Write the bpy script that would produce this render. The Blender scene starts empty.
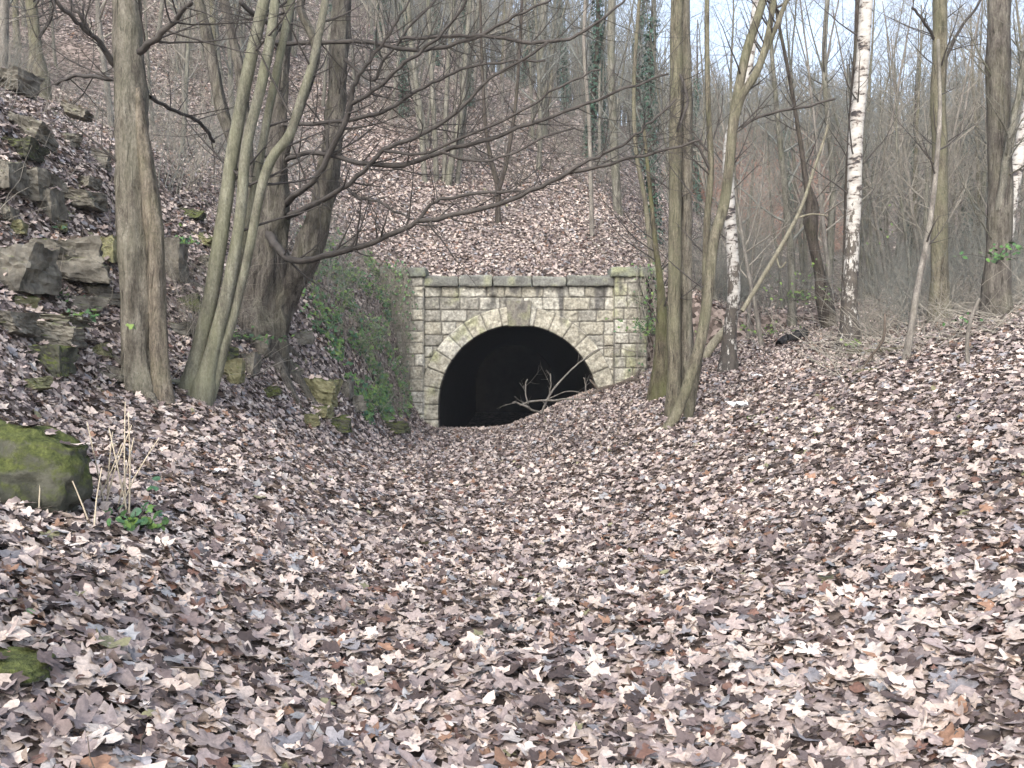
import bpy, math, random
import numpy as np
from mathutils import Vector, noise as mn

random.seed(11)
RNG = np.random.default_rng(5)
C = bpy.context.scene.collection
F = 887.0; HY = 365.0; EYE = 1.6

def P(px, py, Y):
    return Vector(((px-512)/F*Y, Y, EYE+(HY-py)/F*Y))

# ------------------------------------------------------------------ materials
def newmat(name):
    m = bpy.data.materials.new(name); m.use_nodes = True
    nt = m.node_tree; nt.nodes.clear()
    out = nt.nodes.new('ShaderNodeOutputMaterial'); b = nt.nodes.new('ShaderNodeBsdfPrincipled')
    nt.links.new(b.outputs[0], out.inputs[0])
    return m, nt, b

def N(nt, kind, **kw):
    n = nt.nodes.new('ShaderNode'+kind)
    for k, v in kw.items():
        if k in n.inputs.keys(): n.inputs[k].default_value = v
        else: setattr(n, k, v)
    return n

def ramp(nt, fac, stops):
    r = nt.nodes.new('ShaderNodeValToRGB'); e = r.color_ramp.elements
    while len(e) < len(stops): e.new(0.5)
    for i, (p, c) in enumerate(stops):
        e[i].position = p; e[i].color = (*c, 1) if len(c) == 3 else c
    nt.links.new(fac, r.inputs[0]); return r.outputs[0]

def mixc(nt, fac, a, b, mode='MIX'):
    m = nt.nodes.new('ShaderNodeMix'); m.data_type = 'RGBA'; m.blend_type = mode
    for s, v in ((0, fac), (6, a), (7, b)):
        if isinstance(v, (int, float)): m.inputs[s].default_value = v
        elif isinstance(v, tuple): m.inputs[s].default_value = (*v, 1)
        else: nt.links.new(v, m.inputs[s])
    return m.outputs[2]

def coords(nt, scale=(1, 1, 1), kind='Object'):
    t = nt.nodes.new('ShaderNodeTexCoord'); mp = nt.nodes.new('ShaderNodeMapping')
    mp.inputs['Scale'].default_value = scale
    nt.links.new(t.outputs[kind], mp.inputs[0]); return mp.outputs[0]

def noi(nt, vec, scale, detail=5, rough=.6, dist=0.0):
    n = N(nt, 'TexNoise', Scale=scale, Detail=detail, Roughness=rough, Distortion=dist)
    nt.links.new(vec, n.inputs['Vector']); return n.outputs[0]

def bump(nt, b, h, strength=.5, dist=.02):
    bp = N(nt, 'Bump', Strength=strength, Distance=dist)
    nt.links.new(h, bp.inputs['Height']); nt.links.new(bp.outputs[0], b.inputs['Normal'])

def bark(name, light, dark, moss=(.10, .13, .04), moss_amt=.45, scale=1.0, flake=0.5):
    m, nt, b = newmat(name)
    v = coords(nt, (9*scale, 9*scale, 1.6*scale)); v2 = coords(nt, (1.2, 1.2, .7)); v3 = coords(nt, (30, 30, 14))
    n1 = noi(nt, v, 1.5, 7, .65, .6); n2 = noi(nt, v2, 2.2, 4, .6); n3 = noi(nt, v3, 2.0, 4, .7)
    c = ramp(nt, n1, [(.34, dark), (.52, tuple(.55*l+.45*d for l, d in zip(light, dark))), (.66, light)])
    c = mixc(nt, .75, c, ramp(nt, n3, [(.3, (.42, .40, .39)), (.7, (1.35, 1.32, 1.28))]), 'MULTIPLY')
    n4 = noi(nt, coords(nt, (3, 3, 2)), 1.6, 5, .7); c = mixc(nt, .6, c, ramp(nt, n4, [(.35, (.55, .54, .53)), (.65, (1.3, 1.3, 1.28))]), 'MULTIPLY')
    if flake > .3:
        n5 = noi(nt, coords(nt, (22*scale, 22*scale, 2.2*scale)), 1.2, 6, .7, .8); c = mixc(nt, ramp(nt, n5, [(.36, (1, 1, 1)), (.46, (0, 0, 0))]), c, tuple(x*.45 for x in dark))
    f = ramp(nt, n2, [(.60-.4*moss_amt, (0, 0, 0)), (.86-.3*moss_amt, (1, 1, 1))])
    mm = N(nt, 'Math', operation='MULTIPLY'); nt.links.new(f, mm.inputs[0]); mm.inputs[1].default_value = min(1, moss_amt*1.3)
    c = mixc(nt, mm.outputs[0], c, moss)
    nt.links.new(c, b.inputs['Base Color']); b.inputs['Roughness'].default_value = .9
    b.inputs['Specular IOR Level'].default_value = .2
    a = N(nt, 'Math', operation='ADD'); nt.links.new(n1, a.inputs[0]); nt.links.new(n3, a.inputs[1])
    bump(nt, b, a.outputs[0], .8*flake+.3, .03)
    return m

def birchbark():
    m, nt, b = newmat('birch_bark')
    v = coords(nt, (3.4, 3.4, 8.5)); v2 = coords(nt, (4, 4, 1.5)); vz = coords(nt, (1, 1, 1))
    n1 = noi(nt, v, 1.3, 5, .65, .4); n2 = noi(nt, v2, 2.0, 6, .75)
    c = ramp(nt, n1, [(.39, (.035, .03, .03)), (.42, (.16, .13, .11)), (.455, (.34, .32, .29)), (.55, (.47, .455, .42)), (.75, (.58, .565, .53))])
    s = N(nt, 'SeparateXYZ'); nt.links.new(vz, s.inputs[0])
    # rough dark plates grow on the lowest metre of a birch (object space, origin at its foot)
    ma = N(nt, 'Math', operation='MULTIPLY_ADD'); nt.links.new(s.outputs[2], ma.inputs[0]); ma.inputs[1].default_value = -.13; ma.inputs[2].default_value = .36
    ad = N(nt, 'Math', operation='ADD'); m2 = N(nt, 'Math', operation='MULTIPLY_ADD'); nt.links.new(n2, m2.inputs[0]); m2.inputs[1].default_value = 2.0; m2.inputs[2].default_value = -.5
    nt.links.new(ma.outputs[0], ad.inputs[0]); nt.links.new(m2.outputs[0], ad.inputs[1])
    f = ramp(nt, ad.outputs[0], [(.64, (0, 0, 0)), (.70, (1, 1, 1))])
    c2 = ramp(nt, n2, [(.35, (.018, .016, .014)), (.5, (.055, .048, .04)), (.62, (.10, .085, .07)), (.75, (.10, .11, .05))])
    c = mixc(nt, f, c, c2)
    nt.links.new(c, b.inputs['Base Color']); b.inputs['Roughness'].default_value = .75
    bump(nt, b, n1, .5, .02); return m

def attrmat(name, rough=.7, spec=.35, nscale=40, bumpd=.004, var=.35, trans=0.0):
    m, nt, b = newmat(name)
    a = nt.nodes.new('ShaderNodeAttribute'); a.attribute_name = 'Col'
    v = coords(nt); n = noi(nt, v, nscale, 4, .65)
    lo = 1-var; hi = 1+var*.8
    c = mixc(nt, 1.0, a.outputs[0], ramp(nt, n, [(.3, (lo, lo, lo)), (.7, (hi, hi, hi))]), 'MULTIPLY')
    nt.links.new(c, b.inputs['Base Color'])
    b.inputs['Roughness'].default_value = rough; b.inputs['Specular IOR Level'].default_value = spec
    if bumpd: bump(nt, b, n, .6, bumpd)
    return m

def rockmat(name, moss_amt=.5, base=((.06, .055, .046), (.18, .17, .145), (.32, .305, .265))):
    m, nt, b = newmat(name)
    v = coords(nt); vs = coords(nt, (1, 1, 1.8))
    n1 = noi(nt, v, 4.0, 9, .72); n2 = noi(nt, vs, 2.5, 5, .6, .5); n3 = noi(nt, v, 3.4, 8, .8); n4 = noi(nt, v, 28, 4, .7)
    c = ramp(nt, n1, [(.32, base[0]), (.5, base[1]), (.7, base[2])])
    c = mixc(nt, .55, c, ramp(nt, n2, [(.35, (.5, .48, .45)), (.65, (1.2, 1.17, 1.1))]), 'MULTIPLY')
    g = nt.nodes.new('ShaderNodeNewGeometry'); s = N(nt, 'SeparateXYZ'); nt.links.new(g.outputs['Normal'], s.inputs[0])
    ma = N(nt, 'Math', operation='MULTIPLY_ADD'); nt.links.new(s.outputs[2], ma.inputs[0]); ma.inputs[1].default_value = .33; nt.links.new(n3, ma.inputs[2])
    t = .92-.32*moss_amt
    f = ramp(nt, ma.outputs[0], [(t-.09, (0, 0, 0)), (t+.05, (1, 1, 1))])
    c = mixc(nt, f, c, ramp(nt, n4, [(.3, (.035, .042, .018)), (.55, (.09, .105, .035)), (.75, (.16, .175, .06))]))
    nt.links.new(c, b.inputs['Base Color']); b.inputs['Roughness'].default_value = .92; b.inputs['Specular IOR Level'].default_value = .2
    a2 = N(nt, 'Math', operation='ADD'); nt.links.new(n1, a2.inputs[0]); nt.links.new(n4, a2.inputs[1])
    bump(nt, b, a2.outputs[0], .7, .02); return m

def flat(name, col, rough=.8, nscale=12, var=.4):
    m, nt, b = newmat(name); n = noi(nt, coords(nt), nscale, 4, .65)
    c = ramp(nt, n, [(.3, tuple(x*(1-var) for x in col)), (.7, tuple(min(1, x*(1+var)) for x in col))])
    nt.links.new(c, b.inputs['Base Color']); b.inputs['Roughness'].default_value = rough
    b.inputs['Specular IOR Level'].default_value = .25
    return m

M = {}
M['bark_grey'] = bark('bark_grey_brown', (.265, .25, .21), (.10, .09, .073), moss_amt=.35, moss=(.17, .175, .115))
M['bark_bare'] = bark('bark_bare_wood', (.28, .25, .20), (.10, .085, .067), moss_amt=.25)
M['bark_green'] = bark('bark_smooth_green', (.25, .25, .20), (.12, .118, .092), moss=(.19, .20, .115), moss_amt=.45, flake=.1)
M['bark_pale'] = bark('bark_pale_grey', (.29, .275, .25), (.14, .13, .115), moss_amt=.25, moss=(.16, .17, .10), flake=.1)
M['bark_dark'] = bark('bark_dark', (.12, .105, .09), (.045, .038, .033), moss_amt=.25, moss=(.08, .09, .04))
M['bark_mossy'] = bark('bark_mossy', (.19, .17, .12), (.07, .06, .045), moss=(.11, .12, .045), moss_amt=.6)
M['bark_gnarled'] = bark('bark_gnarled', (.20, .188, .165), (.06, .053, .047), moss=(.14, .14, .085), moss_amt=.35)
M['bark_olive'] = bark('bark_olive', (.25, .235, .18), (.10, .09, .07), moss=(.165, .175, .10), moss_amt=.45)
M['bark_far'] = bark('bark_far_wood', (.28, .275, .24), (.12, .118, .10), moss_amt=.35, moss=(.15, .16, .09))
M['twig'] = flat('twig_bark', (.070, .063, .057), .85, 6, .35)
M['twig_mid'] = flat('twig_mid', (.185, .192, .172), .85, 6, .35)
M['twig_pale'] = flat('twig_pale', (.27, .25, .21), .85, 6, .35)
M['birch'] = birchbark()
M['pole_wood'] = bark('pole_wood', (.34, .325, .25), (.17, .16, .12), moss_amt=.15, flake=.1)
M['rock'] = rockmat('sandstone_rock', .28)
M['rock_mossy'] = rockmat('mossy_boulder', 1.0, ((.035, .038, .03), (.085, .088, .07), (.16, .16, .13)))
M['rock_green'] = rockmat('greenish_block', .45, ((.11, .11, .06), (.23, .225, .13), (.34, .33, .21)))
M['ivy'] = attrmat('ivy_leaf', .5, .4, 30, 0, .3)
M['litter'] = attrmat('dead_leaf', .6, .4, 60, .004, .30)
M['stone'] = attrmat('portal_sandstone', .9, .2, 22, .012, .42)
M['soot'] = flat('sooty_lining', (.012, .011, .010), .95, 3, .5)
M['dry'] = flat('dry_stalk', (.58, .50, .37), .7, 8, .2)
M['stick'] = flat('dead_stick', (.10, .082, .066), .85, 14, .45)
M['paper'] = flat('white_scrap', (.72, .74, .76), .6, 12, .1)
M['black'] = flat('black_wet_wood', (.018, .017, .017), .5, 14, .5)

def groundmat():
    m, nt, b = newmat('woodland_floor')
    v = coords(nt, (1, 1, 1)); w = noi(nt, v, 5, 3, .6)
    vo = N(nt, 'TexVoronoi', Scale=11.0, Randomness=1.0); nt.links.new(v, vo.inputs['Vector'])
    sp = N(nt, 'SeparateColor'); nt.links.new(vo.outputs['Color'], sp.inputs[0])
    c = ramp(nt, sp.outputs[0], [(0, (.035, .026, .021)), (.45, (.10, .078, .066)), (.7, (.21, .168, .145)), (1, (.36, .295, .26))])
    n2 = noi(nt, v, 1.1, 5, .6)
    c = mixc(nt, ramp(nt, n2, [(.45, (0, 0, 0)), (.7, (.6, .6, .6))]), c, (.05, .038, .03))
    nt.links.new(c, b.inputs['Base Color']); b.inputs['Roughness'].default_value = .95
    b.inputs['Specular IOR Level'].default_value = .15
    bump(nt, b, sp.outputs[1], .7, .03); return m
M['ground'] = groundmat()

# ------------------------------------------------------------------ object helpers
def link(o, parent=None):
    C.objects.link(o)
    if parent is not None: o.parent = parent
    return o

class MB:
    def __init__(s): s.v = []; s.f = []; s.c = []
    def add(s, vs, fs, col=None):
        o = len(s.v); s.v.extend(tuple(x) for x in vs); s.f.extend(tuple(i+o for i in f) for f in fs)
        if col is not None: s.c.extend([col]*len(vs))
    def build(s, name, mat, parent=None, smooth=True, origin=None):
        me = bpy.data.meshes.new(name)
        vs = s.v
        if origin is not None:
            vs = [(a-origin[0], b-origin[1], c-origin[2]) for a, b, c in vs]
        me.from_pydata(vs, [], s.f)
        if s.c and len(s.c) == len(s.v):
            a = me.color_attributes.new('Col', 'FLOAT_COLOR', 'POINT')
            a.data.foreach_set('color', np.array([(*c, 1) for c in s.c], np.float32).ravel())
        me.materials.append(mat)
        if smooth: me.polygons.foreach_set('use_smooth', [True]*len(me.polygons))
        me.update()
        return link(bpy.data.objects.new(name, me), parent)

def tag(o, label, cat, group=None, kind=None):
    o['label'] = label
    if cat: o['category'] = cat
    if group: o['group'] = group
    if kind: o['kind'] = kind
    return o

def empty(name, loc, label, cat, group=None):
    o = bpy.data.objects.new(name, None); o.empty_display_size = .2
    C.objects.link(o); o.location = loc
    return tag(o, label, cat, group)

def catmull(pts, rad, sub):
    if sub <= 1 or len(pts) < 3: return pts, rad
    op, orr = [], []
    n = len(pts)
    for i in range(n-1):
        p0 = pts[max(0, i-1)]; p1 = pts[i]; p2 = pts[i+1]; p3 = pts[min(n-1, i+2)]
        for k in range(sub):
            t = k/sub; t2 = t*t; t3 = t2*t
            op.append(.5*((2*p1)+(p2-p0)*t+(2*p0-5*p1+4*p2-p3)*t2+(3*p1-p0-3*p2+p3)*t3))
            orr.append(rad[i]*(1-t)+rad[i+1]*t)
    op.append(pts[-1]); orr.append(rad[-1])
    return op, orr

def tube(mb, pts, rad, sides=6, sub=1, rough=0.0, lobes=0, col=None, seed=0):
    pts = [Vector(p) for p in pts]
    pts, rad = catmull(pts, rad, sub)
    n = len(pts); vs = []; fs = []
    up = Vector((.31, .17, .93)).normalized()
    d0 = (pts[1]-pts[0]).normalized()
    u = d0.cross(up)
    if u.length < 1e-3: u = d0.cross(Vector((1, 0, 0)))
    u.normalize()
    for i in range(n):
        d = (pts[min(n-1, i+1)]-pts[max(0, i-1)]).normalized()
        u = (u-d*u.dot(d)).normalized(); w = d.cross(u)
        for k in range(sides):
            a = 2*math.pi*k/sides; r = rad[i]
            q = u*math.cos(a)+w*math.sin(a)
            if rough:
                r *= 1+rough*mn.noise(Vector((q.x*2.2+seed, q.y*2.2, pts[i].z*1.5)))+rough*.5*mn.noise(Vector((q.x*5+seed, q.y*5, pts[i].z*5)))
            if lobes: r *= 1+.13*math.cos(lobes*a+seed)
            vs.append(pts[i]+q*r)
    for i in range(n-1):
        for k in range(sides):
            a = i*sides+k; b = i*sides+(k+1) % sides
            fs.append((a, b, b+sides, a+sides))
    vs.append(pts[-1]+(pts[-1]-pts[-2]).normalized()*rad[-1]); e = len(vs)-1
    for k in range(sides): fs.append(((n-1)*sides+k, (n-1)*sides+(k+1) % sides, e))
    mb.add(vs, fs, col)
    return pts, rad

def rv(s=1.0):
    return Vector((random.uniform(-1, 1), random.uniform(-1, 1), random.uniform(-1, 1)))*s

def grow(mb, p, d, L, r, lvl, up=.05, wig=.16, nb=6, seg=None, spread=.9, rmin=.0022):
    n = max(3, int(L/(seg or max(.12, L/7))))
    pts = [Vector(p)]; rad = [r]; d = Vector(d).normalized()
    for i in range(n):
        d = (d+rv(wig)+Vector((0, 0, up))).normalized()
        pts.append(pts[-1]+d*(L/n)); rad.append(max(rmin*.6, r*(1-.8*(i+1)/n)))
    tube(mb, pts, rad, 5 if r > .03 else (4 if r > .012 else 3))
    if lvl > 0:
        for j in range(nb):
            t = .15+.85*(j+random.random())/nb
            i = min(n-1, int(t*n)); q = pts[i].lerp(pts[i+1], t*n-i if t*n-i < 1 else 1)
            dd = (pts[i+1]-pts[i]).normalized()
            s = dd.cross(rv()).normalized()
            nd = (dd*random.uniform(.35, .9)+s*spread).normalized()
            grow(mb, q, nd, L*random.uniform(.35, .6)*(1.15-.5*t), max(rmin, rad[i]*.55), lvl-1, up, wig, max(2, int(nb*.7)), None, spread, rmin)
    return pts, rad

def twigs_along(mb, pts, rad, n, L, lvl=1, up=.02, t0=.2, spread=.9, rmin=.0025, nb=4):
    for _ in range(n):
        t = random.uniform(t0, .98)*(len(pts)-1); i = int(t)
        q = pts[i].lerp(pts[min(len(pts)-1, i+1)], t-i)
        dd = (pts[min(len(pts)-1, i+1)]-pts[i])
        if dd.length < 1e-6: continue
        dd.normalize(); s = dd.cross(rv()).normalized()
        grow(mb, q, (dd*random.uniform(.3, 1)+s*spread), L*random.uniform(.4, 1.2), max(rmin, min(.016, rad[i]*.4)), lvl, up, .14, nb, None, .8, rmin)

# ------------------------------------------------------------------ terrain
XF = np.concatenate([np.arange(-90, -16, 2.5), np.arange(-16, 16, .14), np.arange(16, 110, 2.5)])
def lattice(seed):
    r = np.random.default_rng(seed); return r.random((256, 256))*2-1
LAT = [lattice(s) for s in range(4)]
def vnoise(x, y, k=0):
    xi = np.floor(x).astype(int); yi = np.floor(y).astype(int); fx = x-xi; fy = y-yi
    fx = fx*fx*(3-2*fx); fy = fy*fy*(3-2*fy); L = LAT[k]
    g = lambda a, b: L[a & 255, b & 255]
    return (g(xi, yi)*(1-fx)+g(xi+1, yi)*fx)*(1-fy)+(g(xi, yi+1)*(1-fx)+g(xi+1, yi+1)*fx)*fy
FRONT = [
 (-10, [(-90, 30), (-16, 9), (-12, 7), (-7, 4.6), (-4.5, 2.2), (-3, 1.2), (-1.5, .45), (-.5, .08), (.8, .05), (2, .3), (4, .9), (8, 1.9), (14, 3), (40, 8), (110, 14)]),
 (3, [(-90, 22), (-16, 8), (-12, 6.8), (-7, 4.8), (-5, 3), (-3.2, 1.15), (-1.7, .52), (-.7, .08), (.6, .0), (1.8, .2), (3, .5), (5, 1.1), (8, 1.9), (14, 3), (40, 8), (110, 14)]),
 (6, [(-90, 22), (-16, 8.2), (-12, 7.0), (-7, 5.0), (-5.2, 2.8), (-3.6, 1.1), (-2.3, .62), (-1.1, .1), (.4, .0), (1.6, .2), (3, .6), (5, 1.25), (8, 2.0), (14, 3), (40, 8), (110, 14)]),
 (9, [(-90, 22), (-16, 8.2), (-12, 7.0), (-6.9, 5.2), (-5.2, 2.75), (-3.9, 1.38), (-2.6, .75), (-1.5, .2), (-.6, .0), (.3, 0), (1.5, .24), (3, .75), (5, 1.4), (7.5, 2.1), (14, 3.1), (40, 9), (110, 15)]),
 (13, [(-90, 22), (-16, 8.2), (-9, 6.2), (-6.6, 5.1), (-4, 2.5), (-2.9, 1.0), (-2.4, .42), (-1.8, .1), (-.6, .0), (.2, .05), (2.4, .66), (4, 1.25), (5.6, 1.85), (8, 2.4), (14, 3.3), (40, 9), (110, 15)]),
 (18, [(-90, 24), (-16, 8.6), (-9, 6.6), (-6.2, 5.5), (-4, 4.0), (-3, 2.6), (-2.45, .7), (-2.0, .12), (-.5, .02), (1, .5), (3, 1.2), (5, 1.8), (7.5, 2.5), (14, 3.5), (40, 9), (110, 15)]),
 (21.2, [(-90, 26), (-16, 9.2), (-9, 7.0), (-6, 5.9), (-4, 4.6), (-3, 3.7), (-2.6, 1.8), (-2.25, .35), (-1.8, .05), (-.28, .06), (.8, .45), (1.9, .98), (3, 1.36), (4, 1.9), (5.6, 2.25), (8, 2.8), (14, 3.9), (40, 9), (110, 15)]),
]
BACK = [
 (21.35, [(-90, 26), (-16, 9.2), (-9, 7.0), (-6, 5.9), (-4, 4.6), (-3, 3.9), (-2.5, 3.6), (3.2, 3.55), (4.3, 3.2), (5.6, 2.7), (8, 2.9), (14, 3.9), (40, 9), (110, 15)]),
 (27, [(-90, 30), (-20, 12.5), (-12, 10), (-8, 8.7), (-4, 7.5), (0, 6.6), (3, 6.1), (5, 4.9), (7, 3.8), (10, 3.7), (16, 4.6), (40, 9.5), (110, 16)]),
 (35, [(-90, 36), (-20, 17), (-12, 14), (-6, 12.5), (0, 10.8), (4, 9.7), (7, 7.4), (10, 5.2), (14, 5.0), (20, 6), (40, 11), (110, 18)]),
 (50, [(-90, 46), (-28, 28), (-15, 22.5), (-6, 19), (0, 17.2), (5, 15), (10, 11.2), (15, 8.6), (22, 8.2), (30, 9), (50, 14), (110, 20)]),
 (80, [(-90, 70), (-45, 52), (-20, 38), (-8, 31), (0, 27), (8, 23.5), (16, 22), (24, 22.5), (34, 21.5), (45, 21), (70, 22), (110, 26)]),
 (130, [(-90, 75), (-45, 58), (0, 38), (24, 27), (60, 26), (110, 30)]),
 (220, [(-90, 70), (0, 36), (110, 28)]),
]
def table(prof, ys):
    k = np.exp(-np.linspace(-2, 2, 7)**2); k /= k.sum()
    rows = []
    for Y, pr in prof:
        z = np.interp(XF, [p[0] for p in pr], [p[1] for p in pr])
        zz = np.convolve(np.pad(z, 3, mode='edge'), k, mode='valid')
        i0 = np.searchsorted(XF, -16)+3; i1 = np.searchsorted(XF, 16)-3
        z[i0:i1] = zz[i0:i1]; rows.append(z)
    rows = np.array(rows); Y0 = np.array([p[0] for p in prof], float)
    m = np.zeros_like(rows)                                   # finite-difference slopes, hermite in Y
    for i in range(len(Y0)):
        a, b = max(0, i-1), min(len(Y0)-1, i+1)
        m[i] = (rows[b]-rows[a])/(Y0[b]-Y0[a])
    out = np.zeros((len(ys), len(XF)))
    for j, y in enumerate(ys):
        i = min(len(Y0)-2, max(0, int(np.searchsorted(Y0, y)-1))); h = Y0[i+1]-Y0[i]; t = (y-Y0[i])/h
        out[j] = (2*t**3-3*t*t+1)*rows[i]+(t**3-2*t*t+t)*h*m[i]+(-2*t**3+3*t*t)*rows[i+1]+(t**3-t*t)*h*m[i+1]
    gx, gy = np.meshgrid(XF, ys)
    steep = np.clip((-gx-2.5)/3, 0, 1)
    out += .05*vnoise(gx*.9+40, gy*.9+40, 0)+.022*vnoise(gx*2.7+9, gy*2.7+90, 1)+steep*(.22*vnoise(gx*.8+7, gy*.8+70, 2)+.07*vnoise(gx*2.3+3, gy*2.3+3, 3))
    return out
YF = np.concatenate([np.arange(-8, 20.9, .14), [21.0, 21.2]])
YB = np.concatenate([[21.35], np.arange(21.6, 40, .3), np.arange(40, 90, 1.5), np.arange(90, 221, 6)])
HF = table(FRONT, YF); HB = table(BACK, YB)
def sample(xs, ys, T, x, y):
    i = np.clip(np.searchsorted(xs, x)-1, 0, len(xs)-2); j = np.clip(np.searchsorted(ys, y)-1, 0, len(ys)-2)
    u = np.clip((x-xs[i])/(xs[i+1]-xs[i]), 0, 1); v = np.clip((y-ys[j])/(ys[j+1]-ys[j]), 0, 1)
    return (T[j, i]*(1-u)+T[j, i+1]*u)*(1-v)+(T[j+1, i]*(1-u)+T[j+1, i+1]*u)*v
def H(x, y):
    x = np.asarray(x, float); y = np.asarray(y, float)
    return np.where(y <= 21.27, sample(XF, YF, HF, x, y), sample(XF, YB, HB, x, y))
def hz(x, y): return float(H(x, y))
_YS = np.concatenate([np.arange(1.3, 40, .03), np.arange(40, 130, .5)])
def hit(px, py, default=None):
    zz = H((px-512)/F*_YS, _YS); rz = EYE+(HY-py)/F*_YS
    k = np.where(rz <= zz)[0]
    return float(_YS[k[0]]) if len(k) else default
def onground(px, Y): 
    x = (px-512)/F*Y; return Vector((x, Y, hz(x, Y)))

def npmesh(name, V, Fq, mat, col=None, smooth=True, parent=None):
    me = bpy.data.meshes.new(name); k = Fq.shape[1]
    me.vertices.add(len(V)); me.vertices.foreach_set('co', V.astype(np.float32).ravel())
    me.loops.add(Fq.size); me.loops.foreach_set('vertex_index', Fq.astype(np.int32).ravel())
    me.polygons.add(len(Fq)); me.polygons.foreach_set('loop_start', np.arange(0, Fq.size, k, dtype=np.int32))
    if smooth: me.polygons.foreach_set('use_smooth', np.ones(len(Fq), bool))
    if col is not None:
        a = me.color_attributes.new('Col', 'FLOAT_COLOR', 'POINT')
        a.data.foreach_set('color', np.c_[col, np.ones(len(col))].astype(np.float32).ravel())
    me.update(calc_edges=True); me.validate(); me.materials.append(mat)
    return link(bpy.data.objects.new(name, me), parent)

def gridfaces(nj, ni, mask=None, off=0):
    j, i = np.meshgrid(np.arange(nj-1), np.arange(ni-1), indexing='ij')
    a = j*ni+i; f = np.stack([a, a+1, a+ni+1, a+ni], -1)
    if mask is not None: f = f[mask]
    else: f = f.reshape(-1, 4)
    return f+off

def terrain():
    ys = np.concatenate([YF, YB]); T = np.concatenate([HF, HB]); gx, gy = np.meshgrid(XF, ys)
    V = np.stack([gx, gy, T], -1).reshape(-1, 3)
    mask = np.ones((len(ys)-1, len(XF)-1), bool)
    xc = (XF[:-1]+XF[1:])/2
    mask[len(YF)-1, (xc > -2.45) & (xc < 3.0)] = False
    f = gridfaces(len(ys), len(XF), mask)
    # the litter slope carries on into the tunnel mouth
    yt = np.arange(21.2, 44, .35); sel = (XF > -2.3) & (XF < 2.6); xt = XF[sel]
    g2x, g2y = np.meshgrid(xt, yt); z = H(g2x, np.full_like(g2y, 21.2)); z = np.maximum(z-np.maximum(0, g2y-21.9)*.9, -.75+0*z)
    V2 = np.stack([g2x, g2y, z], -1).reshape(-1, 3)
    f = np.concatenate([f, gridfaces(len(yt), len(xt), off=len(V))]); V = np.concatenate([V, V2])
    o = npmesh('ground', V, f, M['ground'])
    tag(o, 'woodland ground of the cutting rising over the tunnel', None, kind='structure')
terrain()

# ------------------------------------------------------------------ leaf litter
HI = [(-75,.36),(-42,.66),(-25,.76),(-8,.52),(14,.82),(31,1.0),(46,.84),(60,.54),(74,.84),(90,1.06),(106,.84),(120,.54),(134,.84),(149,1.0),(166,.82),(188,.52),(205,.76),(222,.66),(255,.36),(270,.14)]
MID = [(-55,.6),(-25,.78),(-5,.52),(32,1.0),(60,.56),(90,1.06),(120,.56),(148,1.0),(185,.52),(205,.75),(235,.55)]
OVAL = [(-90,.12),(-50,.42),(-10,.52),(35,.62),(65,.85),(90,1.1),(115,.85),(145,.62),(190,.52),(230,.42)]
LOW = [(-70,.55),(10,.85),(60,.6),(95,1.1),(130,.6),(175,.85)]
def leafproto(outline, rings, seed, curl=1.0):
    r = random.Random(seed)
    n = len(outline); vs = [(0, 0, 0)]; 
    jit = [r.uniform(.85, 1.12) for _ in outline]
    for k in range(1, rings+1):
        s = k/rings
        for (a, rr), jj in zip(outline, jit):
            rr = rr*jj*(s if k == rings else s*(.75+.25/max(rr, .3)*.6)); a = math.radians(a)
            vs.append((rr*math.cos(a), rr*math.sin(a), 0))
    bx, by, bt = r.uniform(-.7, .9)*curl, r.uniform(-.8, .9)*curl, r.uniform(0, 6.28)
    out = []
    ph = r.uniform(0, 6.28); fold = r.uniform(0, .45)*curl
    for x, y, _ in vs:
        c, s = math.cos(bt), math.sin(bt); u = x*c+y*s; w = -x*s+y*c
        rr = math.hypot(x, y); th = math.atan2(y, x)
        z = .55*bx*u*abs(u)*.9+.35*by*w*w+fold*abs(x)*.6+.14*curl*rr*rr*math.sin(3*th+ph)+.09*curl*rr*math.cos(5*th+ph*2)
        # shrink outline where it curls
        k = 1-.22*min(1, abs(z))
        out.append((x*k, y*k, z))
    fs = []
    for i in range(n): fs.append((0, 1+i, 1+(i+1) % n))
    for k in range(rings-1):
        o = 1+k*n
        for i in range(n):
            a, b = o+i, o+(i+1) % n
            fs.append((a, a+n, b+n)); fs.append((a, b+n, b))
    return np.array(out), np.array(fs)
HI2 = [(a, r if r > .5 else r*.5+.32) for a, r in HI]
FRAG = [(-80,.5),(-45,.75),(-20,.5),(15,.9),(50,.62),(80,.95),(110,.5),(150,.75),(185,.85),(215,.5),(250,.62)]
P_HI = [leafproto(HI, 2, s, .7) for s in range(6)]+[leafproto(HI, 2, s+80, 1.4) for s in range(2)]+[leafproto(HI2, 2, s+10, 1.0) for s in range(6)]+[leafproto(FRAG, 2, s+20, 1.1) for s in range(5)]+[leafproto(OVAL, 2, 30+s, .8) for s in range(4)]
P_MID = [leafproto(MID, 1, s, .8) for s in range(5)]+[leafproto(FRAG, 1, s+40, 1.1) for s in range(4)]+[leafproto(OVAL, 1, 60+s, 1.1) for s in range(3)]
P_LOW = [leafproto(LOW, 1, s, 1.2) for s in range(7)]
PAL = np.array([(.57,.48,.415),(.49,.405,.35),(.43,.35,.31),(.35,.285,.26),(.26,.212,.20),(.15,.115,.108),(.075,.055,.05),(.235,.225,.235),(.30,.30,.305),(.27,.16,.105),(.16,.09,.068),(.57,.51,.46),(.22,.21,.12)])
PW = np.array([.15,.14,.12,.12,.125,.12,.085,.05,.02,.018,.025,.05,.005]); PW /= PW.sum()
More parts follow.
